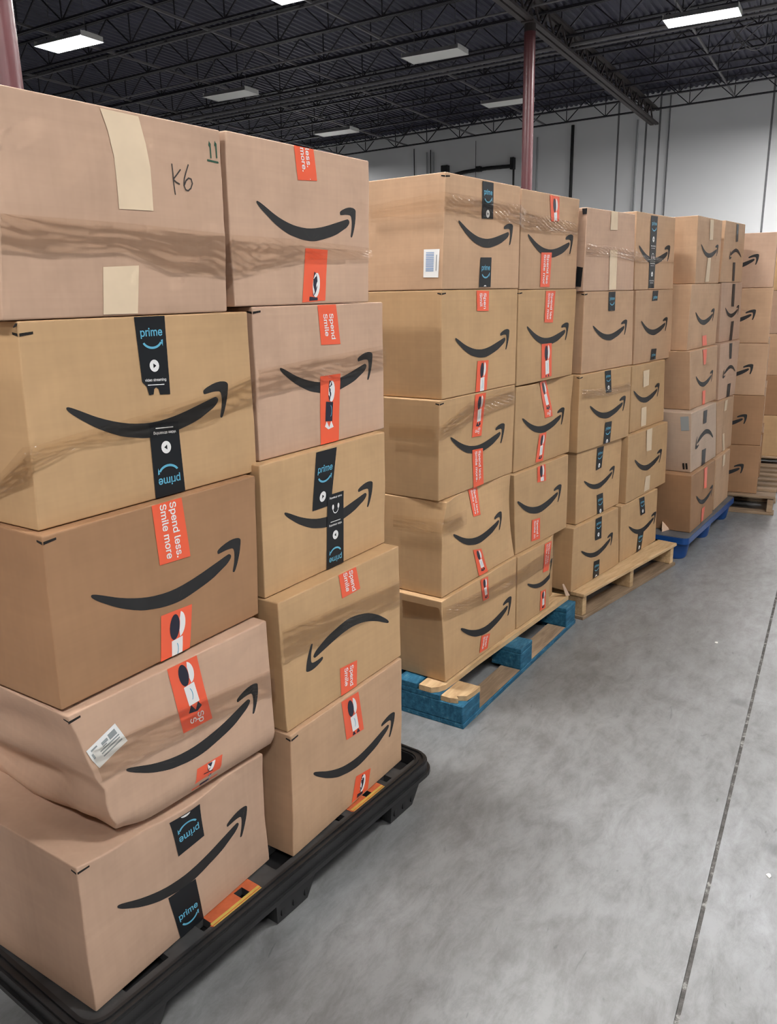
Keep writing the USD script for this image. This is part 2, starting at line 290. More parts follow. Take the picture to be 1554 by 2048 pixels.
for k, (p0, p1) in enumerate([((1317, 255), (1311, 427)), ((1546, 197), (1526, 440)), ((1290, 240), (1286, 420)), ((1235, 240), (1232, 400))]):
    a = on_wall(p0); b = on_wall(p1); yj = (a[1] + b[1]) / 2
    struct('trim_2' if k == 0 else f'trim_{k + 2}', bx(XW - 0.004, yj - 0.028, 0, XW + 0.01, yj + 0.028, 7.6), 'joint')
a, b = on_wall((930, 344)), on_wall((1027, 333))
t = thing('door_rail', 'black horizontal rail on the end wall left of the red column', 'rail', (XW, a[1], 0))
o = np.array([XW, a[1], 0])
pts = [(XW - .12, a[1] + .5, a[2] - .10), (XW - .12, a[1], a[2] - 0.02), (XW - .12, (a[1] + b[1]) / 2, a[2] + .03), (XW - .12, b[1], b[2])]
obj('rail', tube(np.array(pts) - o, 0.06, 10), 'blackpaint', t)
obj('bracket', bx(XW - .2, b[1] - .07, b[2] - .10, XW - .01, b[1] + .05, b[2] + .26).apply_translation(-o), 'blackpaint', t, smooth=False)
obj('track', tube(np.array([(XW - .1, b[1] - .04, 0), (XW - .1, b[1] - .04, b[2])]) - o, 0.035, 8), 'blackpaint', t)
c = on_wall((960, 339)); obj('joint_box', bx(XW - .2, c[1] - .08, c[2] - .08, XW - .01, c[1] + .08, c[2] + .08).apply_translation(-o), 'blackpaint', t, smooth=False)
c = on_wall((893, 337)); obj('wall_box', bx(XW - .2, c[1] - .12, c[2] - .12, XW - .005, c[1] + .12, c[2] + .08), 'blackpaint', label='small dark box on the end wall just above the second stack', cat='junction box', smooth=False)
# loose cable by the upper right lamp
q = at_z((1505, 70), 6.25); pts = [q + np.array([0.0, 0.35 * math.sin(s * 2.1), 0.22 * math.cos(s * 3.3) - 0.02 * s]) for s in np.linspace(0, 4.5, 40)]
obj('hanging_cable', tube(np.array([[q[0], q[1], roof(q[1]) - .55]] + pts), 0.012, 6), 'steelgrey', label='loose looped cable hanging from the roof right of the glowing light', cat='cable')

# ------------------------------------------------------------------ printed matter: outlines in metres
_sm_px = [(182.2, 1193.4), (185, 1190.3), (205, 1192.5), (241, 1198.2), (280, 1198), (310, 1193.5), (345, 1182.5), (382, 1162.5), (421, 1135.5), (455, 1110.5), (459, 1109), (462.5, 1113),
          (455, 1126), (444, 1137.5), (423, 1158.7), (388, 1183.8), (361, 1201.2), (328, 1212.7), (299, 1217.6), (280, 1219.5), (254, 1217), (232, 1213), (212, 1206.5), (195, 1201)]
_ar_px = [(435.4, 1105.6), (435.5, 1101.5), (444, 1093), (459.5, 1081.5), (473, 1076.8), (479, 1078), (480, 1081.5), (478.8, 1101), (475, 1122), (469.5, 1142.5), (466.5, 1143), (467, 1140), (470, 1122), (470.1, 1104.6), (467.2, 1094), (455.6, 1097), (444, 1102.7), (437, 1107)]
def _tmpl():
    n = np.array([math.sin(math.radians(-4.2)), -math.cos(math.radians(-4.2)), 0]); P0 = np.array([1.19, 1.233, 0.8]); e = np.array([math.cos(math.radians(-4.2)), math.sin(math.radians(-4.2)), 0])
    f = lambda p: (lambda q: np.array([np.dot(q - P0, e), q[2]]))(on_plane(p, P0, n))
    A, B = f((182.2, 1193.4)), f((480, 1077)); d = B - A; L = np.linalg.norm(d); x = d / L; y = np.array([-x[1], x[0]])
    g = lambda p: (lambda q: (np.dot(q - A, x) / L, np.dot(q - A, y) / L))(f(p))
    def chaikin(P, n=3):
        P = np.array(P)
        for _ in range(n): Q = np.roll(P, -1, 0); P = np.stack([.75 * P + .25 * Q, .25 * P + .75 * Q], 1).reshape(-1, 2)
        return Polygon(P).simplify(.0006)
    return [chaikin([g(p) for p in _sm_px]).buffer(0.004), chaikin([g(p) for p in _ar_px]).buffer(0.004)], L
SMILE, SMILE_L = _tmpl()
def tri(poly, h=0.04):
    """shapely polygon(s) -> 2D triangle mesh with edges of at most h"""
    V, Fc, n = [], [], 0
    for g in getattr(poly, 'geoms', [poly]):
        if g.is_empty or g.area < 1e-9: continue
        v, f = trimesh.creation.triangulate_polygon(g, engine='earcut')
        v3 = np.c_[v, np.zeros(len(v))]; v3, f = trimesh.remesh.subdivide_to_size(v3, f, h, max_iter=12)
        V.append(v3[:, :2]); Fc.append(f + n); n += len(v3)
    return np.vstack(V), np.vstack(Fc)
_tx = {}
def text2d(s, h, bold=True):
    k = (s, bold)
    if k not in _tx:
        m = meshkit.text_mesh(s, 1.0, depth=0.1, bold=bold); up_ = m.face_normals[:, 2] > 0.9
        m = trimesh.Trimesh(m.vertices, m.faces[up_], process=False); m.remove_unreferenced_vertices(); _tx[k] = (np.array(m.vertices[:, :2]), np.array(m.faces))
    v, f = _tx[k]; return v * h, f
def ell(cx, cy, rx, ry, n=20): return Polygon([(cx + rx * math.cos(a), cy + ry * math.sin(a)) for a in np.linspace(0, 2 * math.pi, n, endpoint=False)])
def arc(cx, cy, rx, ry, a0, a1, t, n=14):
    A = np.radians(np.linspace(a0, a1, n)); o = [(cx + rx * math.cos(a), cy + ry * math.sin(a)) for a in A]; i_ = [(cx + (rx - t) * math.cos(a), cy + (ry - t) * math.sin(a)) for a in A[::-1]]
    return Polygon(o + i_)

# ------------------------------------------------------------------ cardboard boxes
BOX = {}
class Box: pass
def inv_bilinear(q, P):
    """q: four 2D corners bl, br, tl, tr; P (n,2) -> uv"""
    bl, br, tl, tr = [np.asarray(c, float) for c in q]; uv = np.full((len(P), 2), 0.5)
    for _ in range(12):
        u, v = uv[:, :1], uv[:, 1:]
        X = bl * (1 - u) * (1 - v) + br * u * (1 - v) + tl * (1 - u) * v + tr * u * v - P
        du = (br - bl) * (1 - v) + (tr - tl) * v; dv = (tl - bl) * (1 - u) + (tr - br) * u
        det = du[:, 0] * dv[:, 1] - du[:, 1] * dv[:, 0]
        uv = uv - np.c_[(X[:, 0] * dv[:, 1] - X[:, 1] * dv[:, 0]) / det, (du[:, 0] * X[:, 1] - du[:, 1] * X[:, 0]) / det]
    return uv
def new_box(key, px, plane, z, m, label, group, depth=None, amp=None, seed=0, crush=None, fine=False):
    """px: image corners bl, br, tl, tr of the front; plane: (x, y, yaw) of the front; z: four heights bl, br, tl, tr (or bottom, top)"""
    depth = depth or {'A': .66, 'B': .48, 'C': .5, 'D': .46, 'E': .42, 'F': .34, 'G': .42, 'H': .36}.get(key[0], .48)
    amp = amp or (.004 if key[0] in 'AB' else .0025)
    B = Box(); B.key = key; B.seed = seed; B.amp = amp; B.crush = crush; B.depth = depth
    yaw = math.radians(plane[2]); B.e = np.array([math.cos(yaw), math.sin(yaw), 0]); B.n = np.array([math.sin(yaw), -math.cos(yaw), 0]); B.P0 = np.array([plane[0], plane[1], 0.0])
    if len(z) == 2: z = (z[0], z[0], z[1], z[1])
    B.q = []
    for p, zz in zip(px, z):
        s = np.dot(on_plane(p, B.P0, B.n) - B.P0, B.e) if not np.isscalar(p) else p
        B.q.append(np.array([s, zz]))
    B.q = np.array(B.q); B.w = np.linalg.norm(B.q[1] - B.q[0]); B.h = B.q[2][1] - B.q[0][1]
    base = B.P0 + B.e * (B.q[0][0] + B.q[1][0]) / 2 - B.n * depth / 2; base[2] = B.q[0][1]; B.base = base
    B.path = thing('cardboard_box', label, 'cardboard box', base, 0, group)
    nu, nv, nw = (30, 20, 16) if fine else ((16, 11, 8) if amp > 0.006 or crush else (10, 8, 5))
    V, Fc = rounded_grid(B.w, depth, B.h, 0.0045, nu, nw, nv)
    obj('body', (surf(B, V) - base, Fc), m, B.path, smooth=40)
    BOX[key] = B; return B
def rounded_grid(w, d, h, r, nu, nw, nv):
    """subdivided rounded cuboid; returns (u, v, depth) in unit terms"""
    def line(L, n): return np.concatenate([[0, 0.35 * r], np.linspace(r, L - r, n), [L - 0.35 * r, L]])
    xs, ds, zs = line(w, nu), line(d, nw), line(h, nv); V, Fc, n = [], [], 0
    def face(A, Bx, fn, flip):
        nonlocal n
        a, b = len(A), len(Bx); g = np.array([fn(p, q) for p in A for q in Bx]); i_ = np.arange(a * b).reshape(a, b)
        f0 = np.stack([i_[:-1, :-1], i_[1:, :-1], i_[1:, 1:], i_[:-1, 1:]], -1).reshape(-1, 4)
        f0 = np.vstack([f0[:, [0, 1, 2]], f0[:, [0, 2, 3]]]); f0 = f0[:, ::-1] if flip else f0
        V.append(g); Fc.append(f0 + n); n += len(g)
    face(xs, zs, lambda x, z: (x, 0, z), False); face(xs, zs, lambda x, z: (x, d, z), True)
    face(ds, zs, lambda y, z: (0, y, z), True); face(ds, zs, lambda y, z: (w, y, z), False)
    face(xs, ds, lambda x, y: (x, y, 0), True); face(xs, ds, lambda x, y: (x, y, h), False)
    V, Fc = np.vstack(V), np.vstack(Fc)
    size = np.array([w, d, h]); c = np.clip(V, r, size - r); o = V - c; ln = np.linalg.norm(o, axis=1, keepdims=True); V = np.where(ln > 1e-9, c + r * o / np.maximum(ln, 1e-9), V)
    m = trimesh.Trimesh(V, Fc, process=False); m.merge_vertices(); V, Fc = np.array(m.vertices), np.array(m.faces)
    return np.c_[V[:, 0] / w, V[:, 2] / h, V[:, 1] / d], Fc
def surf(B, uvw):
    u, v, w = uvw[:, 0:1], uvw[:, 1:2], uvw[:, 2:3]; q = B.q
    sz = q[0] * (1 - u) * (1 - v) + q[1] * u * (1 - v) + q[2] * (1 - u) * v + q[3] * u * v
    P = B.P0 + sz[:, :1] * B.e - B.n * (w * B.depth); P[:, 2] = sz[:, 1]
    # gentle bulging of the board, none at the seams above and below
    k = np.clip(v * (1 - v) * 4, 0, 1); N = lambda a, s: meshkit.fbm(np.c_[u * a, v * a, w * a] + B.seed * 3.1 + s, 3)[:, None] - 0.5
    P = P + B.n * (N(2.3, 0) * 2 * B.amp * k * np.clip(1 - 2 * w, -1, 1)) + B.e * (N(2.3, 7) * 2 * B.amp * k * np.clip(2 * u - 1, -1, 1))
    if B.crush is not None:
        o = B.crush(u[:, 0], v[:, 0], w[:, 0]); P = P + B.e * o[:, :1] + B.n * o[:, 1:2]; P[:, 2] += o[:, 2]
    return P
def front(B, sz, eps):
    uv = inv_bilinear(B.q, np.asarray(sz, float)); uv[:, 1] = np.clip(uv[:, 1], .004, .996); return surf(B, np.c_[uv, np.zeros(len(uv))]) + B.n * eps
def f2(B, p):
    q = on_plane(p, B.P0, B.n); return np.array([np.dot(q - B.P0, B.e), q[2]])
def left_wv(B, p):
    """image point -> (depth m, z) on the left side of the box"""
    L0 = B.P0 + B.e * (B.q[0][0] + B.q[2][0]) / 2; q = on_plane(p, L0, B.e); return np.array([np.dot(q - L0, -B.n), q[2]])
def left(B, dz, eps):
    dz = np.asarray(dz, float); v = (dz[:, 1] - B.q[0][1]) / B.h; return surf(B, np.c_[np.zeros(len(dz)), v, dz[:, 0] / B.depth]) - B.e * eps
def put(B, name, vf, m, eps, parent=None, label=None, fn=front):
    v, f = vf; P = fn(B, v, eps) - B.base
    a = np.cross(P[f[:, 1]] - P[f[:, 0]], P[f[:, 2]] - P[f[:, 0]]).sum(0)
    if np.dot(a, B.n if fn is front else -B.e) < 0: f = f[:, ::-1]
    return obj(name, (P, f), m, parent or B.path, label=label, smooth=True)
def smile(B, tip, corner, m='ink', eps=0.0006, width=None):
    eps += 0.0 if B.key[0] in 'AB' else 0.0012
    b = f2(B, corner); a = f2(B, tip) if tip is not None else b + np.array([-width, -0.055]); d = b - a; L = np.linalg.norm(d); x = d / L; y = np.array([-x[1], x[0]])
    V, Fc, n = [], [], 0
    for g in SMILE:
        v, f = tri(g, 0.05 / L); V.append(a + L * (v[:, :1] * x + v[:, 1:] * y)); Fc.append(f + n); n += len(v)
    put(B, 'smile_mark', (np.vstack(V), np.vstack(Fc)), m, eps)
def merge(parts):
    V, Fc, n = [], [], 0
    for v, f in parts: V.append(np.asarray(v)); Fc.append(np.asarray(f) + n); n += len(v)
    return np.vstack(V), np.vstack(Fc)
def strip_tape(B, kind, lefts, rights, style=0, flip=False, eps=0.0012, fn=front, to=f2, phase=0.0, simple=False):
    """a strip of tape between two image polylines (top to bottom). style picks the print."""
    eps += 0.0 if B.key[0] in 'AB' else 0.0014
    Lp = np.array([to(B, p) for p in lefts]); Rp = np.array([to(B, p) for p in rights])
    W = np.linalg.norm(Lp - Rp, axis=1).mean(); mid = (Lp + Rp) / 2; LEN = np.linalg.norm(np.diff(mid, axis=0), axis=1).sum()
    ts = np.r_[0, np.cumsum(np.linalg.norm(np.diff(mid, axis=0), axis=1))] / LEN
    def mp(xy):           # x: 0..W across, y: 0..LEN downwards
        xy = np.asarray(xy, float); t = np.clip(xy[:, 1] / LEN, 0, 1); l = np.c_[[np.interp(t, ts, Lp[:, k]) for k in (0, 1)]].T; r = np.c_[[np.interp(t, ts, Rp[:, k]) for k in (0, 1)]].T
        k = (xy[:, :1] / W); return l * (1 - k) + r * k
    shape = Polygon([(0, 0), (W, 0), (W, LEN), (0, LEN)])
    if style == 'torn': shape = Polygon([(0, 0), (W, 0), (W, LEN), (W * .62, LEN), (W * .58, LEN - .012), (W * .5, LEN - .016), (W * .42, LEN - .012), (W * .38, LEN - 0.001), (W * .22, LEN), (W * .16, LEN - .018), (W * .02, LEN - .028)])
    v, f = tri(shape, 0.05)
    tp = put(B, {'blacktape': 'black_tape', 'orangetape': 'orange_tape', 'creamtape': 'paper_tape'}[kind], (mp(v), f), kind, eps, label={'blacktape': 'black printed packing tape', 'orangetape': 'orange printed packing tape', 'creamtape': 'cream paper packing tape'}[kind], fn=fn)
    if kind == 'creamtape' or simple == 'none': return tp
    pale, white, dark = [], [], []
    sy = (lambda y: LEN - y) if flip else (lambda y: y); sx = (lambda x: W - x) if flip else (lambda x: x)
    def add(lst, vf):
        v, f = vf; lo, hi = v[:, 1].min(), v[:, 1].max()
        if lo < 0.002 or hi > LEN - 0.002 or v[:, 0].min() < 0 or v[:, 0].max() > W: return
        v = np.c_[[sx(x) for x in v[:, 0]], [sy(y) for y in v[:, 1]]]; lst.append((mp(v), f))
    def text(lst, s, xc, yc, wid, bold=True):
        v, f = text2d(s, 1.0, bold); w_ = np.ptp(v[:, 0]); k = wid / w_; v = (v - [v[:, 0].min() + w_ / 2, 0.36]) * k; add(lst, (np.c_[xc + v[:, 0], yc - v[:, 1]], f))
    def vtext(lst, s, xc, y0, h):       # reading downwards, cut where the strip ends
        while s and y0 + np.ptp(text2d(s, h, True)[0][:, 0]) > LEN - .004: s = s[:-1].rstrip()
        if s: v, f = text2d(s, h, True); add(lst, (np.c_[xc + v[:, 1] - h * .36, y0 + v[:, 0] - v[:, 0].min()], f))
    def poly(lst, g):
        g = g.buffer(0).intersection(Polygon([(.001, .0025), (W - .001, .0025), (W - .001, LEN - .0025), (.001, LEN - .0025)]))
        if g.area > 4e-6: add(lst, tri(g, 0.05))
    k = W / 0.066
    if kind == 'blacktape':
        y = phase * k; item = 0
        while y < LEN:
            text(pale, 'prime', W / 2, y + 0.030 * k, W * 0.74)
            poly(pale, arc(W / 2, y + 0.040 * k, W * .36, 0.018 * k, 25, 155, 0.0042 * k)); poly(pale, Polygon([(W * .80, y + .043 * k), (W * .87, y + .042 * k), (W * .85, y + .054 * k), (W * .82, y + .049 * k)]))
            for icon, words_ in (('play', 'video streaming'), ('phones', 'music streaming'), ('bag', 'fast, free delivery')):
                y0 = y + (0.088, 0.155, 0.222)[('play', 'phones', 'bag').index(icon)] * k
                if icon == 'play': poly(white, ell(W / 2, y0, .011 * k, .011 * k).difference(ell(W / 2, y0, .0045 * k, .005 * k, 3)))
                if icon == 'phones':
                    poly(white, arc(W / 2, y0, .0125 * k, .014 * k, 180, 360, .0022 * k))
                    for s in (-1, 1): poly(white, ell(W / 2 + s * .011 * k, y0 + .003 * k, .004 * k, .0065 * k, 12))
                if icon == 'bag': poly(white, ell(W / 2, y0, .011 * k, .010 * k).difference(arc(W / 2, y0 - .002 * k, .006 * k, .006 * k, 10, 170, .002 * k)))
                text(white, words_, W / 2, y0 + 0.026 * k, W * 0.76)
                poly(white, Polygon([(W * .2, y0 + .0335 * k), (W * .8, y0 + .0335 * k), (W * .8, y0 + .0352 * k), (W * .2, y0 + .0352 * k)]))
            y += 0.285 * k
    else:
        figs = []
        def figure(y0, fl):
            g = (lambda x: W - x) if fl else (lambda x: x)
            s = W / 0.066; X = lambda x: g(W / 2 + x * s); Y = lambda y: y0 + y * s
            poly(dark if not fl else white, affinity.translate(affinity.scale(ell(0, 0, .0105, .022), s, s, origin=(0, 0)), X(-.004), Y(.022)))
            poly(white if not fl else dark, affinity.translate(affinity.scale(arc(0, 0, .013, .022, -80, 80, .012), s, s, origin=(0, 0)), X(.006), Y(.02)))
            poly(white if not fl else dark, Polygon([(X(-.010), Y(.045)), (X(.014), Y(.042)), (X(.016), Y(.083)), (X(-.008), Y(.085))]))
            poly(dark if not fl else white, Polygon([(X(-.013), Y(.098)), (X(-.004), Y(.084)), (X(.003), Y(.097)), (X(.012), Y(.083)), (X(.018), Y(.094)), (X(.006), Y(.101))]))
            figs.append(arc(X(.0), Y(.063), .006 * s, .013 * s, -70, 70, .0016 * s))
        if style in ('text', 0):
            vtext(white, 'Spend less.', W * .64, max(.006, phase) * k, .0132 * k); vtext(white, 'Smile more.', W * .32, max(.006, phase) * k, .0132 * k)
        if style == 'figure': figure(.006 * k + phase * k, False)
        if style == 'figure2': figure(.006 * k + phase * k, True)
        if style == 'figtext':
            figure(.008 * k, False); vtext(white, 'Smile more.', W * .36, .118 * k, .0132 * k); vtext(white, 'Spend less.', W * .64, .112 * k, .0132 * k)
        if style == 'textfig':
            vtext(white, 'less.', W * .62, .004 * k, .0132 * k); vtext(white, 'more.', W * .36, .004 * k, .0132 * k); figure(.066 * k, False)
        if figs: poly(pale, figs[0])
    for lst, m, nm in ((pale, 'bluep', 'blue_lettering'), (white, 'white', 'white_lettering'), (dark, 'navy', 'dark_figure')):
        if lst: put(B, nm, merge(lst), m, eps + (0.0006 if m != 'bluep' else 0.0009), parent=tp, fn=fn)
    return tp
def T(B, kind, tl, tr, br, bl, style=0, **kw): return strip_tape(BOX[B], kind, [tl, bl], [tr, br], style, **kw)
def notch(B, width=0.028, dz=0.016, side=True):
    """the dark slot of the flap at the top left corner"""
    B = BOX[B]; s0, z0 = B.q[2]; z0 -= dz; parts = [Polygon([(s0 + .001, z0 - .0045), (s0 + width, z0 - .0015), (s0 + width, z0 + .003), (s0 + .001, z0 + .001)])]
    vf = tri(parts[0], .02); P = front(B, vf[0], .0007) - B.base; V, Fc = [P], [vf[1]]
    if side:
        v = np.array([(0.001, z0 - .0045), (width * .6, z0 - .001), (width * .6, z0 + .003), (.001, z0 + .001)]); V.append(left(B, v, .0007) - B.base); Fc.append(np.array([[0, 1, 2], [0, 2, 3]]) + len(P))
    obj('flap_slot', (np.vstack(V), np.vstack(Fc)), 'slot', B.path, smooth=False)

# ------------------------------------------------------------------ the boxes, stack by stack (image corners bl, br, tl, tr; plane x, y, yaw; heights)
g1, g2, g3, g4, g5 = 'boxes on the black pallet', 'boxes on the blue wooden pallet', 'boxes on the bare wooden pallet', 'boxes on the blue plastic pallet', 'boxes on the far wooden pallet'
def crush_A4(u, v, w):
    k = np.exp(-(u / 0.16) ** 2); low = np.clip(1 - v / 0.75, 0, 1)
    fold = np.sin(v * 15 + w * 5 + 1.2) * 0.016 * k * np.clip(1.2 - v, 0, 1) * np.clip(w * 6, 0.25, 1)
    rip = (np.abs(meshkit.noise(np.c_[u * 2, v * 7, w * 3] + 4) - 0.5) - 0.2) * 0.05 * k * low
    lift = 0.020 * np.exp(-(u / 0.10) ** 2) * np.exp(-(v / 0.12) ** 2) * np.exp(-(w / 0.25) ** 2)
    belly = -0.016 * np.exp(-((v - 0.0) / 0.06) ** 2) * np.clip(1 - w * 3, 0, 1)
    return np.c_[fold + rip, belly + rip * .4, lift]
def crush_A5(u, v, w):
    k = np.exp(-((1 - v) / 0.12) ** 2)
    return np.c_[0 * u, 0.004 * np.sin(u * 14) * k * (w < .3), -0.020 * k * np.exp(-((u - .45) / .35) ** 2) * np.clip(1 - w * 2, 0, 1)]
def crush_C4(u, v, w):
    a = np.exp(-(u / 0.14) ** 2) * np.clip((v - 0.72) / 0.28, 0, 1); d = np.clip((v - 0.55) / 0.45, 0, 1) * np.exp(-((u - 0.55) / 0.4) ** 2)
    c = np.exp(-((1 - u) / 0.16) ** 2) * np.abs(np.sin(v * 3.1)); f_ = np.clip(1 - w * 2, 0, 1)
    return np.c_[0.018 * a * f_ , (-0.035 * d + 0.012 * a - 0.018 * c) * f_, 0 * u]
def crush_D3(u, v, w):
    f_ = np.clip(1 - w * 2, 0, 1); d = np.clip((v - .6) / .4, 0, 1)
    return np.c_[0 * u, (-0.030 * d * np.exp(-((u - .62) / .22) ** 2) + .012 * d * np.exp(-((1 - u) / .12) ** 2)) * f_, -0.006 * d * np.exp(-((u - .3) / .3) ** 2) * f_]
def crush_D5(u, v, w):
    k = np.clip((u - 0.60) / 0.40, 0, 1); f_ = np.clip(1 - w * 1.5, 0, 1)
    return np.c_[-0.015 * k * f_, (-0.085 * k + 0.014 * np.sin(u * 22 + v * 4) * k) * f_, 0 * u]
def soft(a, s):
    return lambda u, v, w: np.c_[0 * u, (meshkit.fbm(np.c_[u * 3, v * 3, w * 2] + s, 3) - .5) * a * np.clip(v * (1 - v) * 4, 0, 1) * np.clip(1 - 2 * w, 0, 1), 0 * u]
zA = [.140, .487, .828, 1.185, 1.568, 1.950]; zB = [.140, .498, .864, 1.207, 1.578, 1.953]
G = .0015
def two(z, i, g=G): return (z[i] + g, z[i + 1])
new_box('A5', [(192.5, 2026), (540, 1719), (151, 1731), (524, 1506)], (1.150, 1.212, -3.7), (.140, .140, .505, .466), 'pink', 'pinkish bottom left box of the black pallet, its top crushed by the next', g1, seed=1, amp=.005, crush=crush_A5, fine=True)
new_box('A4', [(247, 1687), (553, 1490), (135, 1444), (533, 1236)], (1.220, 1.193, -6.5), (.492, .480, .826, .830), 'pink', 'crumpled box with the white shipping label on its front left corner', g1, seed=2, amp=.006, crush=crush_A4, fine=True)
new_box('A3', [(123.5, 1425), (518, 1230), (83, 1070), (511, 950)], (1.190, 1.224, -4.2), (.834, 1.185), 'brown', 'darker brown box with orange tape reading Spend less. Smile more. above its smile', g1, seed=3, fine=True)
new_box('A2', [(77, 1062), (514.5, 941.5), (34, 645), (495, 623)], (1.236, 1.247, -4.5), two(zA, 3), 'tan', 'yellowish box with prime tape above and below its smile, under the box marked K6', g1, seed=4, fine=True)
new_box('A1', [(5, 641), (454.7, 618), (-18, 178), (440, 257)], (1.200, 1.250, -4.5), two(zA, 4), 'pink', 'box without a smile marked K6 in pen, top left of the nearest stack', g1, seed=5, amp=.005, crush=soft(.012, 2), fine=True)
new_box('B5', [(587, 1715), (803.6, 1520.6), (581.6, 1470), (803.6, 1319)], (1.739, 1.122, -4.2), two(zB, 0, 0), 'buff', 'bottom right box of the black pallet, creased across its front', g1, seed=6, amp=.006, fine=True)
new_box('B4', [(575, 1463), (802.5, 1317), (556, 1207), (798, 1093)], (1.760, 1.132, -5.0), two(zB, 1), 'tan', 'box with its smile printed upside down, second from the bottom of the nearest right column', g1, seed=7, fine=True)
new_box('B3', [(531, 1205), (770, 1091), (519, 935), (770, 866)], (1.749, 1.181, -4.4), two(zB, 2), 'tan', 'box with two overlapping black prime tapes across its smile', g1, seed=8, fine=True)
new_box('B2', [(520, 930), (769, 860), (505, 627), (766, 603)], (1.770, 1.206, -4.2), two(zB, 3), 'pink', 'box in the nearest stack whose orange tape covers the middle of its smile', g1, seed=9, fine=True)
new_box('B1', [(470, 612), (738, 600.5), (451, 262), (738, 315)], (1.740, 1.209, -4.2), two(zB, 4), 'pink', 'top right box of the nearest stack, beside the box marked K6', g1, seed=10, amp=.005, fine=True)

zC = [.140, .484, .855, 1.227, 1.610, 1.995]; zD = [.140, .478, .845, 1.215, 1.605, 1.991]
new_box('C5', [(891, 1365), (1031, 1258), (883, 1197), (1033, 1119)], (2.865, 1.172, -6.0), two(zC, 0, 0), 'tan', 'bottom box at the near corner of the blue wooden pallet', g2, seed=11)
new_box('C4', [(883, 1193.5), (1029, 1115), (886, 1003), (1026, 953)], (2.865, 1.186, -6.5), two(zC, 1), 'tan', 'box with a dented upper corner, second from the bottom left on the blue wooden pallet', g2, seed=12, crush=crush_C4, fine=True)
new_box('C3', [(877, 999), (1024, 951), (879, 798), (1031, 773)], (2.868, 1.205, -7.0), two(zC, 2), 'tan', 'middle box of the left column on the blue wooden pallet', g2, seed=13)
new_box('C2', [(884, 795), (1031, 771.6), (883, 579), (1036, 581)], (2.900, 1.205, -7.0), two(zC, 3), 'tan', 'box right under the one with the blue barcode label', g2, seed=14)
new_box('C1', [(884, 576), (1037, 577), (891, 342), (1041.6, 375.6)], (2.900, 1.203, -7.0), two(zC, 4), 'buff', 'top corner box with a white blue-barcode label on its side', g2, seed=15)
new_box('D5', [(1033, 1258), (1134, 1191), (1036, 1115), (1142, 1058)], (3.416, 1.101, -8.0), two(zD, 0, 0), 'tan', 'box crushed at its right end, bottom right on the blue wooden pallet', g2, seed=16, crush=crush_D5, fine=True)
new_box('D4', [(1031, 1109.5), (1133, 1051), (1028.6, 948), (1137, 908)], (3.475, 1.115, -8.0), two(zD, 1), 'tan', 'box right of the dented one, second from the bottom on the blue wooden pallet', g2, seed=17)
new_box('D3', [(1027, 947), (1138, 906), (1033, 772), (1143.5, 752)], (3.460, 1.137, -8.0), two(zD, 2), 'tan', 'middle box of the right column on the blue wooden pallet with a sagging top edge', g2, seed=18, crush=crush_D3)
new_box('D2', [(1033, 770), (1144, 749), (1038, 581), (1153.4, 581)], (3.500, 1.130, -8.0), two(zD, 3), 'tan', 'second box down in the right column of the blue wooden pallet', g2, seed=19)
new_box('D1', [(1039, 576), (1151, 576), (1044, 378.4), (1159.8, 402.5)], (3.500, 1.130, -8.0), two(zD, 4), 'buff', 'top right box of the blue wooden pallet, next to the pallet gap', g2, seed=20)

zE = [.140, .471, .839, 1.214, 1.592, 1.957]; zF = [.140, .466, .842, 1.203, 1.592, 1.979]
new_box('E5', [(1142, 1183.6), (1237, 1132.6), (1147.5, 1061.8), (1237, 1013.7)], (3.98, 1.000, -11), two(zE, 0, 0), 'tan', 'bottom left box on the bare wooden pallet', g3, seed=21)
new_box('E4', [(1151, 1059), (1237, 1012), (1154.5, 908), (1244, 881)], (4.02, 1.018, -10), two(zE, 1), 'tan', 'box with a faded smile, second from the bottom left on the bare wooden pallet', g3, seed=22)
new_box('E3', [(1154.5, 906.5), (1257, 874), (1160, 751), (1263, 731)], (4.03, 1.002, -11), two(zE, 2), 'tan', 'middle left box on the bare wooden pallet with a film band above its smile', g3, seed=23)
new_box('E2', [(1162.5, 749.4), (1264, 729.5), (1169.4, 585.4), (1268, 580)], (4.06, 1.010, -10.5), two(zE, 3), 'buff', 'box under the one with cream tape and no smile, bare wooden pallet', g3, seed=24)
new_box('E1', [(1166, 584), (1267, 577), (1175, 415.6), (1271, 427)], (4.06, 1.010, -10.5), two(zE, 4), 'pink', 'box with cream tape and no smile on top of the bare wooden pallet', g3, seed=25)
new_box('F5', [(1239, 1131), (1311, 1082), (1242.5, 1013.7), (1315.5, 981)], (4.50, .902, -10.8), two(zF, 0, 0), 'tan', 'bottom right box on the bare wooden pallet, black tape hanging from its smile', g3, seed=26)
new_box('F4', [(1251.8, 1002.4), (1330.4, 967), (1257.5, 871), (1336, 842.8)], (4.62, .890, -9), two(zF, 1), 'tan', 'box pushed out over the bottom right one with white and pink tape strips', g3, seed=27)
new_box('F3', [(1259, 868), (1327.6, 840), (1265, 733), (1330.4, 719)], (4.66, .915, -8.5), two(zF, 2), 'tan', 'recessed middle right box on the bare wooden pallet with whitish tape', g3, seed=28)
new_box('F2', [(1267, 727.4), (1341, 714), (1272, 582.6), (1346, 579)], (4.78, .915, -9), two(zF, 3), 'buff', 'box overhanging the recessed one, short black tapes above and below its smile', g3, seed=29)
new_box('F1', [(1269.5, 577), (1346, 577.7), (1274, 425.5), (1351, 438)], (4.78, .918, -9), two(zF, 4), 'buff', 'top box with one long black tape crossing its smile', g3, seed=30)

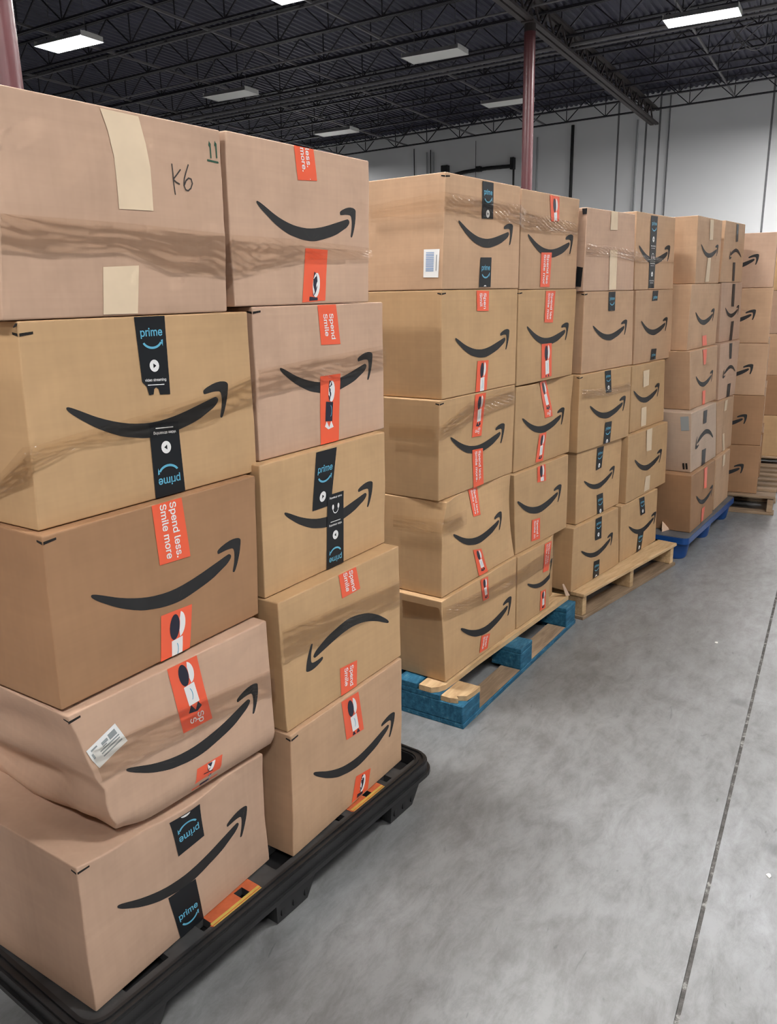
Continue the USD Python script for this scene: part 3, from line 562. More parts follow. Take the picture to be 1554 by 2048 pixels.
zG = [.150, .521, .892, 1.243, 1.620, 1.993]; zH = [.150, .511, .875, 1.245, 1.627, 2.000]
new_box('G5', [(1380, 1067), (1425, 1024), (1383, 952), (1431, 919)], (5.26, .660, -6), two(zG, 0, 0), 'brown', 'dark bottom left box on the blue plastic pallet', g4, seed=31)
new_box('G4', [(1380.7, 951.8), (1431, 917.8), (1382.8, 828.6), (1432.5, 808.8)], (5.24, .688, -6.5), two(zG, 1), 'grey', 'greyer box with a grey side label and an upside-down smile on the blue plastic pallet', g4, seed=32)
new_box('G3', [(1380, 820), (1431, 804.6), (1380, 705), (1435.5, 692)], (5.29, .722, -7), two(zG, 2), 'buff', 'middle left box of the blue plastic pallet, on top of the greyer box', g4, seed=33)
new_box('G2', [(1373.6, 700), (1431, 687.6), (1383.5, 571.5), (1441, 568)], (5.38, .740, -7.5), two(zG, 3), 'buff', 'second box from the top left on the blue plastic pallet', g4, seed=34)
new_box('G1', [(1390.6, 565.8), (1437, 563), (1396.3, 435), (1445.3, 441)], (5.40, .745, -7.5), two(zG, 4), 'buff', 'top left box of the blue plastic pallet with cream tape through its smile', g4, seed=35)
new_box('H5', [(1427, 1022), (1455, 993), (1432.5, 919), (1461, 897)], (5.80, .617, -5), two(zH, 0, 0), 'buff', 'plain pale bottom right box on the blue plastic pallet', g4, seed=36)
new_box('H4', [(1432.5, 917.8), (1461.4, 896.6), (1434, 808), (1467.8, 796.8)], (5.75, .647, -6), two(zH, 1), 'buff', 'plain box with a cream strip right of the greyer one', g4, seed=37)
new_box('H3', [(1436, 803), (1468.5, 796), (1441, 690), (1479.8, 682.8)], (5.75, .664, -8), two(zH, 2), 'pink', 'middle right box of the blue plastic pallet with an upside-down smile', g4, seed=38)
new_box('H2', [(1437.5, 685), (1478, 679), (1444, 567), (1484.8, 566.5)], (5.92, .680, -8), two(zH, 3), 'pink', 'pale box with dashed black tape, second from the top right on the blue plastic pallet', g4, seed=39)
new_box('H1', [(1440, 563), (1483, 563), (1452, 441), (1491, 450)], (5.92, .680, -8), two(zH, 4), 'buff', 'top right box of the blue plastic pallet with an upside-down smile', g4, seed=40)

# far stack: near faces look back at the camera; a second file of boxes stands behind it
zI = [.140, .490, .848, 1.212, 1.588, 1.952]
_xr = [1510, 1515, 1525, 1534, 1542]
for k, (nm, m, lab) in enumerate([('I5', 'brown', 'bottom dark box of the far stack beside the blue plastic pallet'), ('I4', 'brown', 'second box from the bottom of the far stack'), ('I3', 'buff', 'middle box of the far stack'), ('I2', 'buff', 'second box from the top of the far stack'), ('I1', 'pink', 'top box of the far stack against the end wall')]):
    yR = .43 + .008 * k; xn = 6.20 + .012 * k
    s1 = 0.0; s0 = -.54 - .01 * k
    new_box(nm, [s0, s1, s0, s1], (xn + .04, yR, -86), two(zI, k, 0 if k == 0 else G), m, lab, g5, depth=.52, seed=41 + k)
zK = [.140, .500, .850, 1.20, 1.56, 1.90]
for k in range(5):
    new_box('J%d' % (5 - k), [-.53, 0, -.53, 0], (6.80 + .012 * k, .46 + .012 * k, -86), two(zK, k, 0 if k == 0 else G), ['brown', 'buff', 'pink', 'buff', 'tan'][k], 'box of the far stack behind the front file, ' + ['lowest', 'second', 'third', 'fourth', 'topmost'][k] + ' at the right picture edge', g5, depth=.50, seed=50 + k)
for k in range(5):
    new_box('K%d' % (5 - k), [-.56, 0, -.56, 0], (7.75, .33 + .012 * k, -88), two(zK, k, 0 if k == 0 else G), ['tan', 'brown', 'buff', 'pink', 'tan'][k], 'box of the farthest stack at the right picture edge, ' + ['lowest', 'second', 'third', 'fourth', 'topmost'][k] + ' of five', 'boxes of the farthest stack', depth=.52, seed=60 + k)

# the next stack of the row, standing just outside the left edge of the picture: it shades the side of the nearest one
for k in range(5):
    for c_ in range(2):
        new_box('L%d%d' % (k, c_), [-.27, .27, -.27, .27], (-.78 + c_ * .56, 1.385 - c_ * .035, -4), (.14 + k * .36 + (G if k else 0), .5 + k * .36), ['tan', 'buff', 'pink'][(k + c_) % 3],
                'box of the stack outside the left picture edge, %s row %s' % (['bottom', 'second', 'third', 'fourth', 'top'][k], ['left', 'right'][c_]), 'boxes outside the left picture edge', depth=.5, seed=80 + k * 2 + c_)

# rear row on the pallets, behind the printed fronts (they close the pallets off against the light behind)
_first = None
for c_, dz_, nm in (('B', .42, 'nearest'), ('C', .45, 'second'), ('D', .45, 'second'), ('E', .40, 'third'), ('G', .45, 'fourth'), ('H', .45, 'fourth')):
    for k in range(5, 0, -1):
        Bx = BOX[c_ + str(k)]; o_ = Bx.base - Bx.n * (Bx.depth / 2 + .245 + .012); yw = math.degrees(math.atan2(Bx.e[1], Bx.e[0])); lab = 'rear-row box behind the %s column of the %s stack, %s' % ('left' if c_ in 'CEG' else 'right', nm, ['top', 'second from the top', 'in the middle', 'second from the bottom', 'bottom'][k - 1])
        o_ = o_ + np.array([0, 0, .0])
        if _first is None:
            _first = thing('cardboard_box', lab, 'cardboard box', o_, yw, 'boxes of the rear rows'); obj('body', bx(-.255, -.245, 0, .255, .245, .338, .006), 'buff', _first, smooth=False)
            obj('top_tape', bx(-.25, -.03, .338, .25, .03, .3386), 'creamtape', _first, smooth=False)
        else: copy_of(_first, 'cardboard_box', lab, o_, yw)

# smiles: image points of the left tip and of the arrow's corner
for b, t_, c in [('A5', (236, 1814), (494.4, 1612)), ('A4', (251, 1541.6), (515.5, 1366)), ('A3', (182.2, 1193.4), (480, 1077)), ('A2', (133, 817.7), (454.7, 765.6)),
    ('B1', (513.6, 404), (711.8, 420)), ('B2', (559.3, 738.3), (744.6, 706.4)), ('B3', (569, 1028), (743.7, 963.4)), ('B4', (777.5, 1243.4), (613.3, 1343.4)), ('B5', (626.4, 1548), (788.3, 1424.4)),
    ('C1', (916, 442.5), (1025.3, 450.6)), ('C2', (910, 677.7), (1018, 660)), ('C3', (900.3, 876), (1009, 848)), ('C4', (907, 1070), (1006, 1024)), ('C5', (921, 1258), (1022, 1193)),
    ('D1', (1055, 469.7), (1145.6, 471.8)), ('D2', (1053.6, 654), (1137, 647)), ('D3', (1044.4, 838), (1128, 816)), ('D4', (1034.3, 1003.8), (1122, 969.5)), ('D5', (1054.3, 1168.6), (1118, 1118)),
    ('E2', (1185.3, 652.7), (1254, 640.6)), ('E3', (1179.6, 813), (1251, 792.5)), ('E4', (1167.6, 963), (1229, 932)), ('E5', (1162, 1103), (1225.6, 1065)),
    ('F1', (1278, 492), (1339.6, 492.7)), ('F2', (1281.6, 642.8), (1334.6, 635.7)), ('F3', (1266.5, 782.6), (1319, 767)), ('F4', (1268.8, 920.6), (1323.3, 898.7)), ('F5', (1257.5, 1054), (1312, 1023.6)),
    ('G1', (1402, 489.4), (1436, 490.8)), ('G2', (1390.6, 625.3), (1428.8, 618.2)), ('G3', (1391.3, 753.6), (1426, 741)), ('G4', (1425.3, 874), (1390, 898)), ('G5', (1392.3, 992.8), (1425, 970)),
    ('H1', (1481.2, 514), (1457.9, 517.7)), ('H2', (1450, 616), (1477.7, 611)), ('H3', (1470, 742.3), (1445, 756.4))]: smile(BOX[b], t_, c)
for b, c in [('I1', (1518, 508.5)), ('I2', (1511.7, 619.6)), ('I3', (1506.7, 728.8)), ('I4', (1494, 829)), ('I5', (1487.6, 928.4))]: smile(BOX[b], None, c, width=.36)

# packing tape: image corners tl, tr, br, bl
bk, og, cr = 'blacktape', 'orangetape', 'creamtape'
strip_tape(BOX['A1'], cr, [(199, 216), (215, 262), (228, 322), (236, 418)], [(276, 233), (291, 290), (301, 345), (304, 422)])
T('A1', cr, (206, 534), (277, 531), (275, 627), (206, 629))
T('A2', bk, (267, 634), (328, 630), (340, 788), (286, 791), 'torn', phase=-.0)
T('A2', bk, (297, 847), (355, 842), (370, 984), (311, 1000), flip=True, eps=.0014)
T('A3', og, (302, 1008), (362, 991), (380, 1112), (319, 1131), 'text')
T('A3', og, (321, 1232), (384, 1208), (379, 1303), (321, 1326), 'figure')
T('A4', og, (332, 1333), (392, 1308), (424, 1436), (367, 1467), 'figtext')
T('A4', og, (394, 1538), (444, 1508), (440, 1552), (390, 1586), 'figure2', phase=-.03)
T('A5', bk, (337, 1633), (396, 1596), (408, 1671), (357, 1713), flip=True)
T('A5', bk, (338, 1797), (392, 1758), (407, 1838), (361, 1880), phase=.028)
T('B1', og, (587, 289), (626, 295), (634, 362), (596, 360), 'textfig')
T('B1', og, (612, 496), (656, 500), (650, 601), (604, 605), 'figure2', phase=.036)
T('B2', og, (634, 609), (671, 607), (680, 688), (641, 690), 'text', phase=.02)
T('B2', og, (639, 753), (679, 747), (677, 884), (641, 892), 'figure2', phase=.006)
T('B3', bk, (632, 905), (673, 894), (662, 1010), (625, 1023), phase=.010)
T('B3', bk, (655, 991), (687, 981), (686, 1132), (652, 1147), flip=True, eps=.0021, phase=-.0)
T('B4', og, (676, 1146), (711, 1131), (720, 1177), (684, 1197), 'text')
T('B4', og, (680, 1337), (714, 1320), (713, 1372), (682, 1392), 'text')
T('B5', og, (682, 1404), (716, 1383), (727, 1458), (693, 1480), 'figtext')
T('B5', og, (712, 1553), (741, 1536), (735, 1578), (703, 1606), 'figure2')
for b, k, q, st in [('C1', bk, [(964, 362), (986, 366), (985, 438), (963, 437)], 0), ('C1', bk, [(960, 515), (982, 515), (980, 574), (957, 574)], 0), ('C2', og, [(952, 581), (977, 582), (976, 622), (953, 622)], 'text'), ('C2', og, [(954, 722), (976, 720), (972, 783), (950, 786)], 'figure'),
    ('C3', og, [(950, 789), (971, 785), (962, 871), (943, 875)], 'figtext'), ('C3', og, [(944, 900), (965, 896), (966, 969), (946, 975)], 'text'), ('C4', og, [(949, 981), (968, 975), (965, 1030), (951, 1034)], 'text'), ('C4', og, [(946, 1100), (962, 1097), (975, 1143), (957, 1152)], 'figure'),
    ('C5', og, [(960, 1160), (975, 1152), (977, 1196), (965, 1202)], 'figure'), ('C5', og, [(962, 1272), (979, 1266), (974, 1296), (958, 1306)], 'text'),
    ('D1', og, [(1099, 390), (1118, 394), (1117, 443), (1101, 443)], 'figtext'), ('D1', og, [(1081, 505), (1102, 505), (1098, 574), (1079, 574)], 'text'), ('D2', og, [(1091, 582), (1110, 582), (1105, 645), (1088, 645)], 'text'), ('D2', og, [(1083, 688), (1103, 686), (1102, 752), (1082, 757)], 'figure'),
    ('D3', og, [(1085, 761), (1103, 758), (1104, 832), (1089, 836)], 'figtext'), ('D3', og, [(1078, 868), (1092, 864), (1085, 921), (1070, 925)], 'figtext'), ('D4', og, [(1074, 930), (1090, 925), (1091, 961), (1074, 965)], 'figure'), ('D4', og, [(1063, 1040), (1079, 1035), (1079, 1077), (1062, 1083)], 'text'),
    ('D5', og, [(1089, 1088), (1103, 1081), (1096, 1140), (1085, 1145)], 'text'), ('D5', og, [(1081, 1183), (1091, 1178), (1090, 1215), (1079, 1222)], 'figure'),
    ('E1', cr, [(1222, 421), (1235, 423), (1234, 460), (1220, 460)], 0), ('E1', cr, [(1219, 500), (1234, 500), (1231, 579), (1217, 580)], 0), ('E2', bk, [(1217, 584), (1230, 583), (1229, 621), (1216, 622)], 0), ('E3', bk, [(1209, 742), (1221, 740), (1222, 784), (1211, 786)], 0), ('E3', bk, [(1210, 845), (1223, 842), (1219, 884), (1206, 888)], 0),
    ('E4', bk, [(1194, 896), (1207, 892), (1202, 935), (1191, 941)], 0), ('E4', bk, [(1193, 990), (1205, 985), (1206, 1027), (1194, 1033)], 0), ('E5', bk, [(1191, 1038), (1203, 1032), (1202, 1076), (1190, 1081)], 0), ('E5', bk, [(1187, 1123), (1198, 1118), (1197, 1150), (1185, 1157)], 0),
    ('F1', bk, [(1302, 431), (1315, 433), (1307, 576), (1296, 576)], 0), ('F2', bk, [(1305, 582), (1316, 581), (1314, 601), (1304, 602)], 0), ('F2', bk, [(1302, 698), (1312, 697), (1310, 718), (1300, 720)], 0), ('F3', cr, [(1286, 742), (1298, 739), (1297, 770), (1286, 775)], 0), ('F3', cr, [(1282, 816), (1292, 813), (1291, 850), (1281, 854)], 0),
    ('F4', cr, [(1293, 859), (1304, 856), (1302, 900), (1292, 903)], 0), ('F4', cr, [(1291, 953), (1300, 950), (1298, 978), (1287, 984)], 0), ('F5', bk, [(1278, 997), (1288, 993), (1290, 1026), (1281, 1031)], 0), ('F5', bk, [(1276, 1065), (1287, 1060), (1281, 1098), (1272, 1105)], 0),
    ('G1', cr, [(1420, 439), (1427, 440), (1425, 480), (1418, 480)], 0), ('G1', cr, [(1415, 516), (1421, 515), (1417, 563), (1409, 564)], 0), ('G2', og, [(1404, 672), (1412, 670), (1413, 690), (1404, 692)], 'text'), ('G3', og, [(1405, 700), (1413, 698), (1411, 728), (1407, 730)], 'text'), ('G3', og, [(1404, 782), (1410, 780), (1409, 810), (1404, 812)], 'text'),
    ('G4', bk, [(1407, 822), (1414, 819), (1412, 845), (1406, 848)], 0), ('G4', bk, [(1404, 900), (1411, 896), (1409, 930), (1402, 935)], 0), ('G5', og, [(1408, 937), (1414, 933), (1412, 975), (1407, 977)], 'text'), ('G5', og, [(1403, 1017), (1409, 1012), (1405, 1040), (1401, 1044)], 'text'),
    ('H1', bk, [(1473, 448), (1477, 449), (1475, 483), (1471, 484)], 0), ('H1', bk, [(1466, 525), (1470, 525), (1468, 562), (1464, 562)], 0), ('H2', bk, [(1465, 568), (1470, 568), (1467, 613), (1462, 613)], 0), ('H2', bk, [(1462, 643), (1467, 642), (1463, 680), (1458, 681)], 0), ('H3', bk, [(1459, 687), (1464, 686), (1462, 717), (1458, 718)], 0), ('H3', bk, [(1455, 768), (1461, 766), (1458, 795), (1452, 797)], 0),
    ('H4', cr, [(1450, 801), (1455, 799), (1452, 820), (1447, 823)], 0), ('H4', cr, [(1444, 868), (1448, 866), (1449, 903), (1445, 906)], 0), ('H5', cr, [(1446, 910), (1450, 908), (1448, 930), (1444, 934)], 0)]:
    T(b, k, *q, st, simple=('none' if b[0] in 'GH' else False))
for b, q in [('E1', [(1164, 417), (1174, 416), (1173, 428), (1165, 429)]), ('E1', [(1155, 533), (1167, 535), (1163, 574), (1153, 573)])]:
    strip_tape(BOX[b], bk, [q[0], q[3]], [q[1], q[2]], simple='none', fn=left, to=left_wv)
for b in ('A2', 'A3', 'A4', 'A5', 'B5', 'C1', 'C2', 'C3', 'D2', 'E2', 'E3', 'B2'): notch(b, dz=.012 if b != 'A2' else .022)

# labels, pen marks and printed signs
def quad_on(B, px, name, m, eps, parent=None, label=None, fn=front, to=f2):
    v, f = tri(Polygon([to(B, p) for p in px]), .05); return put(B, name, (v, f), m, eps, parent, label, fn)
def inner(px, a0, a1, b0, b1):
    p = [np.array(q, float) for q in px]; g = lambda a, b: p[0] * (1 - a) * (1 - b) + p[1] * a * (1 - b) + p[2] * a * b + p[3] * (1 - a) * b
    return [g(a0, b0), g(a1, b0), g(a1, b1), g(a0, b1)]
B = BOX['A4']; q = [(171, 1502), (228, 1446), (255, 1480), (197, 1536)]
lb = quad_on(B, q, 'shipping_label', 'label', .0015, label='white shipping label with rows of grey print')
for a0, a1, b0, b1 in [(.1, .3, .12, .2), (.42, .62, .2, .34), (.66, .9, .14, .4), (.3, .92, .46, .52), (.3, .9, .58, .64), (.3, .92, .72, .78), (.06, .12, .3, .55), (.42, .55, .36, .42)]:
    quad_on(B, inner(q, a0, a1, b0, b1), 'label_print', 'lgrey', .0019, lb)
B = BOX['C1']; q = [(849.5, 499), (881, 498), (880, 555), (850, 555)]
lb = quad_on(B, q, 'barcode_label', 'label', .0015, label='white label with a blue barcode', fn=left, to=left_wv)
yy = .10
for k in range(22):
    t_ = [.012, .022, .008, .03, .016][k % 5]; quad_on(B, inner(q, .14, .66, yy, yy + t_), 'barcode_bar', 'lblue', .0019, lb, fn=left, to=left_wv); yy += t_ + [.012, .02, .009, .016][k % 4]
    if yy > .9: break
quad_on(B, inner(q, .8, .86, .2, .76), 'barcode_text', 'lgrey', .0019, lb, fn=left, to=left_wv)
B = BOX['G4']
quad_on(B, [(1364, 832), (1381, 831), (1380, 860), (1364, 861)], 'grey_label', 'lgrey', .0015, label='grey square side label', fn=left, to=left_wv)
for dx in (0, 6): quad_on(B, [(1362 + dx, 928), (1366 + dx, 928), (1366 + dx, 941), (1362 + dx, 941)], 'handling_mark', 'slot', .0015, fn=left, to=left_wv)
B = BOX['A1']
def stroke(B, pts, wpx, name, m):
    P = np.array([f2(B, p) for p in pts]); from shapely.geometry import LineString
    s = np.linalg.norm(f2(B, (pts[0][0] + wpx, pts[0][1])) - P[0]); v, f = tri(LineString(P).buffer(s / 2), .03); return (v, f)
c6 = 280, 180; zf = 5.18; Z = lambda L: [(c6[0] + x / zf, c6[1] + y / zf) for x, y in L]
put(B, 'pen_mark', merge([stroke(B, Z([(325, 770), (335, 850), (345, 970), (360, 1080)]), 2.2, '', ''), stroke(B, Z([(412, 828), (375, 880), (340, 925), (370, 955), (403, 975)]), 2.2, '', ''),
    stroke(B, Z([(492, 778), (470, 850), (452, 920), (450, 990), (468, 1035), (492, 1045), (520, 1020), (535, 970), (522, 925), (495, 915), (470, 940), (455, 985)]), 2.2, '', '')]), 'pen', .0008, label='K6 written in black pen')
up_ = []
for x in (718, 778):
    up_ += [stroke(B, Z([(x + 4, 560), (x + 16, 700)]), 2.6, '', ''), tri(Polygon([f2(B, p) for p in Z([(x - 8, 525), (x + 14, 570), (x + 2, 590), (x - 12, 575)])]), .03)]
up_.append(stroke(B, Z([(700, 728), (805, 752)]), 2.6, '', ''))
put(B, 'arrow_sign', merge(up_), 'green', .0008, label='green pair of upright arrows over a bar')
B = BOX['A2']; put(B, 'corner_dot', tri(Polygon([f2(B, p) for p in [(25, 655), (30, 646.5), (34.5, 647), (33, 652), (27.5, 655.5)]]), .02), 'slot', .0008)

# ------------------------------------------------------------------ bands of clear film pulled round the stacks
def film(rows, label):
    """rows: (box, side, top image point, bottom image point) along the band"""
    T_, B_ = [], []
    for b, side, p0, p1 in rows:
        X = BOX[b]
        for p, lst in ((p0, T_), (p1, B_)):
            if side == 'F': lst.append(on_plane(p, X.P0, X.n) + X.n * .008)
            else:
                L0 = X.P0 + X.e * (X.q[0][0] + X.q[2][0]) / 2; lst.append(on_plane(p, L0, X.e) - X.e * .012)
    T_, B_ = np.array(T_), np.array(B_); s = np.r_[0, np.cumsum(np.linalg.norm(np.diff((T_ + B_) / 2, axis=0), axis=1))]
    n, mrow = max(12, int(s[-1] / .006)), 30; S = np.linspace(0, s[-1], n)
    t = np.stack([np.interp(S, s, T_[:, k]) for k in range(3)], 1); b = np.stack([np.interp(S, s, B_[:, k]) for k in range(3)], 1)
    k = np.linspace(0, 1, mrow)[None, :, None]; V = (t[:, None] * (1 - k) + b[:, None] * k).reshape(-1, 3)
    d = nrm(np.array([t[-1][1] - t[0][1], -(t[-1][0] - t[0][0]), 0])); d = d if np.dot(d, [0, -1, 0]) > -.2 else -d
    SS = np.repeat(S, mrow); KK = np.tile(np.linspace(0, 1, mrow), n); V = V + d * ((meshkit.fbm(np.c_[SS * 9 + KK * 2.5, KK * 6 - SS * 5, SS * 0], 3) - .5) * .006)[:, None]
    hgt = np.linalg.norm(T_ - B_, axis=1).mean(); ph = (KK * hgt - SS * .30 + .012 * meshkit.fbm(np.c_[SS * 14, KK * 2, SS * 0], 2)) / .0135
    env = np.clip((meshkit.noise(np.c_[SS * 7, KK * 1.6, SS * 0 + 5.0 + len(rows)]) - .38) * 2.6, 0, 1) * np.sin(np.pi * KK) ** .5
    V = V + d * (.0020 * env * (1 + np.sin(2 * np.pi * ph)))[:, None]
    i_ = np.arange(n * mrow).reshape(n, mrow); f = np.stack([i_[:-1, :-1], i_[1:, :-1], i_[1:, 1:], i_[:-1, 1:]], -1).reshape(-1, 4)
    f = np.vstack([f[:, [0, 1, 2]], f[:, [0, 2, 3]]]); c = V.mean(0)
    if np.einsum('ij,ij->i', np.cross(V[f[:, 1]] - V[f[:, 0]], V[f[:, 2]] - V[f[:, 0]]), CAM - V[f[:, 0]]).sum() < 0: f = f[:, ::-1]
    obj('stretch_film', (V, f), 'film', label=label, cat='plastic film', group='bands of clear stretch film', smooth=True, loc=c)
film([('A1', 'F', (-6, 427), (-4, 500)), ('A1', 'F', (60, 432), (90, 508)), ('A1', 'F', (230, 445), (250, 505)), ('A1', 'F', (330, 455), (340, 545)), ('A1', 'F', (446, 468), (449, 553)), ('B1', 'F', (462, 470), (464, 553)), ('B1', 'F', (600, 480), (600, 520)), ('B1', 'F', (738, 497), (738, 520))], 'wrinkled clear film band round the two top boxes of the nearest stack')
film([('A2', 'L', (2, 958), (2, 992)), ('A2', 'L', (58, 893), (68, 960)), ('A2', 'F', (64, 892), (74, 935)), ('A2', 'F', (150, 866), (150, 893)), ('A2', 'F', (300, 824), (300, 872)), ('A2', 'F', (420, 786), (420, 842)), ('A2', 'F', (504, 748), (506, 806))], 'clear film band slanting over the box with two prime tapes')
film([('B2', 'F', (512, 740), (514, 792)), ('B2', 'F', (640, 714), (640, 765)), ('B2', 'F', (767, 690), (768, 733))], 'clear film band behind the orange tape on a box of the nearest stack')
film([('A4', 'F', (180, 1500), (200, 1560)), ('A4', 'F', (330, 1428), (330, 1490)), ('A4', 'F', (440, 1378), (440, 1432)), ('A4', 'F', (543, 1335), (546, 1385))], 'clear film band over the crumpled box with the shipping label')
film([('B4', 'F', (560, 1262), (565, 1325)), ('B4', 'F', (620, 1235), (620, 1295)), ('B4', 'F', (799, 1158), (800, 1205))], 'clear film band over the upside-down smile of the nearest stack')
film([('C1', 'L', (742, 412), (742, 438)), ('C1', 'L', (888, 384), (886, 424)), ('C1', 'F', (893, 385), (889, 424)), ('C1', 'F', (960, 396), (957, 432)), ('C1', 'F', (1038, 410), (1036, 450)), ('D1', 'F', (1048, 420), (1046, 460)), ('D1', 'F', (1157, 449), (1155, 470))], 'glossy clear film band round the top of the second stack')
film([('C3', 'L', (782, 846), (782, 873)), ('C3', 'L', (874, 852), (874, 881)), ('C3', 'F', (882, 850), (882, 880)), ('C3', 'F', (935, 805), (935, 845)), ('C3', 'F', (1028, 776), (1028, 806))], 'film band round the middle left box of the second stack')
film([('C4', 'L', (790, 1028), (790, 1052)), ('C4', 'L', (878, 1037), (878, 1066)), ('C4', 'F', (890, 1037), (890, 1066)), ('C4', 'F', (930, 1018), (930, 1048))], 'film band at the dented corner of the second stack')
film([('C5', 'L', (808, 1198), (808, 1232)), ('C5', 'L', (882, 1214), (884, 1240)), ('C5', 'F', (888, 1214), (888, 1238)), ('C5', 'F', (960, 1180), (960, 1208)), ('C5', 'F', (1030, 1142), (1030, 1170)), ('D5', 'F', (1040, 1136), (1040, 1165)), ('D5', 'F', (1105, 1092), (1105, 1122))], 'film band round the bottom boxes of the second stack')
film([('E1', 'F', (1172, 486), (1170, 511)), ('E1', 'F', (1220, 493), (1218, 512)), ('E1', 'F', (1266, 500), (1266, 522)), ('F1', 'F', (1278, 508), (1276, 524)), ('F1', 'F', (1346, 521), (1346, 526))], 'film band round the top of the third stack')
film([('E3', 'F', (1162, 779), (1161, 797)), ('E3', 'F', (1210, 776), (1210, 792)), ('E3', 'F', (1258, 763), (1258, 780))], 'film band over the middle left box of the third stack')

# ------------------------------------------------------------------ pallets
def grid_pallet(t, x0, x1, d, boards_front=7): pass
# black plastic pallet under the nearest stack: local x along the aisle, y into the stack
p0, p1 = np.array([.805, 1.178]), np.array([2.075, 1.016]); ang = math.degrees(math.atan2(p1[1] - p0[1], p1[0] - p0[0])); Lp, Dp = float(np.linalg.norm(p1 - p0)), 1.03
t = thing('plastic_pallet', 'black plastic pallet with orange stickers under the nearest stack', 'pallet', (p0[0], p0[1], 0), ang)
ca, sa = math.cos(math.radians(ang)), math.sin(math.radians(ang))
def loc1(px, z=.138): w = at_z(px, z)[:2] - p0; return np.array([w[0] * ca + w[1] * sa, -w[0] * sa + w[1] * ca])
import manifold3d as m3
def mbox(x0, y0, z0, x1, y1, z1): return m3.Manifold.cube((x1 - x0, y1 - y0, z1 - z0)).translate((x0, y0, z0))
def rrect(x0, y0, x1, y1, r): return Polygon([(x0 + r, y0 + r), (x1 - r, y0 + r), (x1 - r, y1 - r), (x0 + r, y1 - r)]).buffer(r, quad_segs=6)
deckp = rrect(.03, .03, Lp - .03, Dp - .03, .05)
holes = []
def hole_px(a, b, y0, y1):
    xa, xb = loc1(a)[0], loc1(b)[0]; holes.append((xa, y0, xb, y1))
for a, b, y0, y1 in [((262, 1992), (345, 1920), .055, .12), ((548, 1738), (602, 1708), .055, .13), ((655, 1690), (640, 1690), 0, 0), ((812, 1545), (842, 1518), .05, .12)]:
    if y1 > 0: hole_px(a, b, y0, y1)
holes += [(loc1((432, 1868))[0] - .012, .048, loc1((432, 1868))[0] + .016, .082), (loc1((504, 1800))[0] - .012, .048, loc1((504, 1800))[0] + .016, .082), (loc1((690, 1642))[0] - .012, .048, loc1((690, 1642))[0] + .016, .082), (loc1((751, 1597))[0] - .012, .046, loc1((751, 1597))[0] + .016, .082), (loc1((778, 1560))[0] - .014, .048, loc1((778, 1560))[0] + .014, .08)]
for ix in range(9):
    for iy in range(6): holes.append((.12 + ix * .125, .20 + iy * .135, .19 + ix * .125, .29 + iy * .135))
dp = deckp
from shapely.geometry import box as sbox
for h in holes: dp = dp.difference(sbox(min(h[0], h[2]), h[1], max(h[0], h[2]), h[3]))
dk = trimesh.creation.extrude_polygon(dp, .022, engine='earcut'); dk.apply_translation((0, 0, .116)); obj('deck', dk, 'greyplastic', t, smooth=False)
under = trimesh.creation.extrude_polygon(rrect(.04, .04, Lp - .04, Dp - .04, .05), .012); under.apply_translation((0, 0, .094)); obj('lower_web', under, 'blackplastic', t, smooth=False)
rim_o, rim_i = rrect(0, 0, Lp, Dp, .06), rrect(.034, .034, Lp - .034, Dp - .034, .045)
rm = [trimesh.creation.extrude_polygon(rim_o.difference(rim_i), .043, engine='earcut').apply_translation((0, 0, .100)),
      trimesh.creation.extrude_polygon(rrect(.005, .005, Lp - .005, Dp - .005, .056).difference(rrect(.012, .012, Lp - .012, Dp - .012, .052)), .006, engine='earcut').apply_translation((0, 0, .143)),
      trimesh.creation.extrude_polygon(rrect(.022, .022, Lp - .022, Dp - .022, .05).difference(rrect(.030, .030, Lp - .030, Dp - .030, .047)), .005, engine='earcut').apply_translation((0, 0, .143)),
      trimesh.creation.extrude_polygon(rrect(-.008, -.008, Lp + .008, Dp + .008, .064).difference(rim_o.buffer(-.003)), .014, engine='earcut').apply_translation((0, 0, .100))]
obj('rim', cat_(rm), 'blackplastic', t, smooth=False)
def leg1(x, y, w=.15, d=.15):
    b = np.array([(sx * w * k, sy * d * k, z) for z, k in ((0, .36), (.006, .39), (.105, .54)) for sx in (-1, 1) for sy in (-1, 1)])
    m = trimesh.convex.convex_hull(b); ribs = [bx(-w * .30 + i * w * .30 - .006, -d * .46, .03, -w * .30 + i * w * .30 + .006, d * .3, .100) for i in range(3)]
    return cat_([m] + ribs).apply_translation((x, y, 0))
for yy in (.085, Dp / 2, Dp - .085):
    for px in ((225, 2040), (575, 1800), (798, 1612)):
        obj('leg', leg1(min(max(loc1(px, .03)[0], .09), Lp - .11), yy), 'blackplastic', t, smooth=False)
for (a, b, z_) in (((428, 1858), (524, 1775), 0), ((712, 1628), (775, 1575), 0)):
    xa, xb = loc1(a)[0], loc1(b)[0]
    sp = rrect(xa, .036, xb, .115, .012)
    for h in holes: sp = sp.difference(sbox(min(h[0], h[2]), h[1], max(h[0], h[2]), h[3]))
    st = trimesh.creation.extrude_polygon(sp, .0012, engine='earcut').apply_translation((0, 0, .1381)); o_ = obj('sticker', st, 'sticker', t, label='orange sticker with yellow edge stripe', smooth=False)
    obj('stripe', cat_([bx(xa + .004, .036, .1393, xb - .002, .041, .1398), bx(xa + .004, .044, .1393, xb - .002, .052, .1398)]), 'yellow', o_, smooth=False)

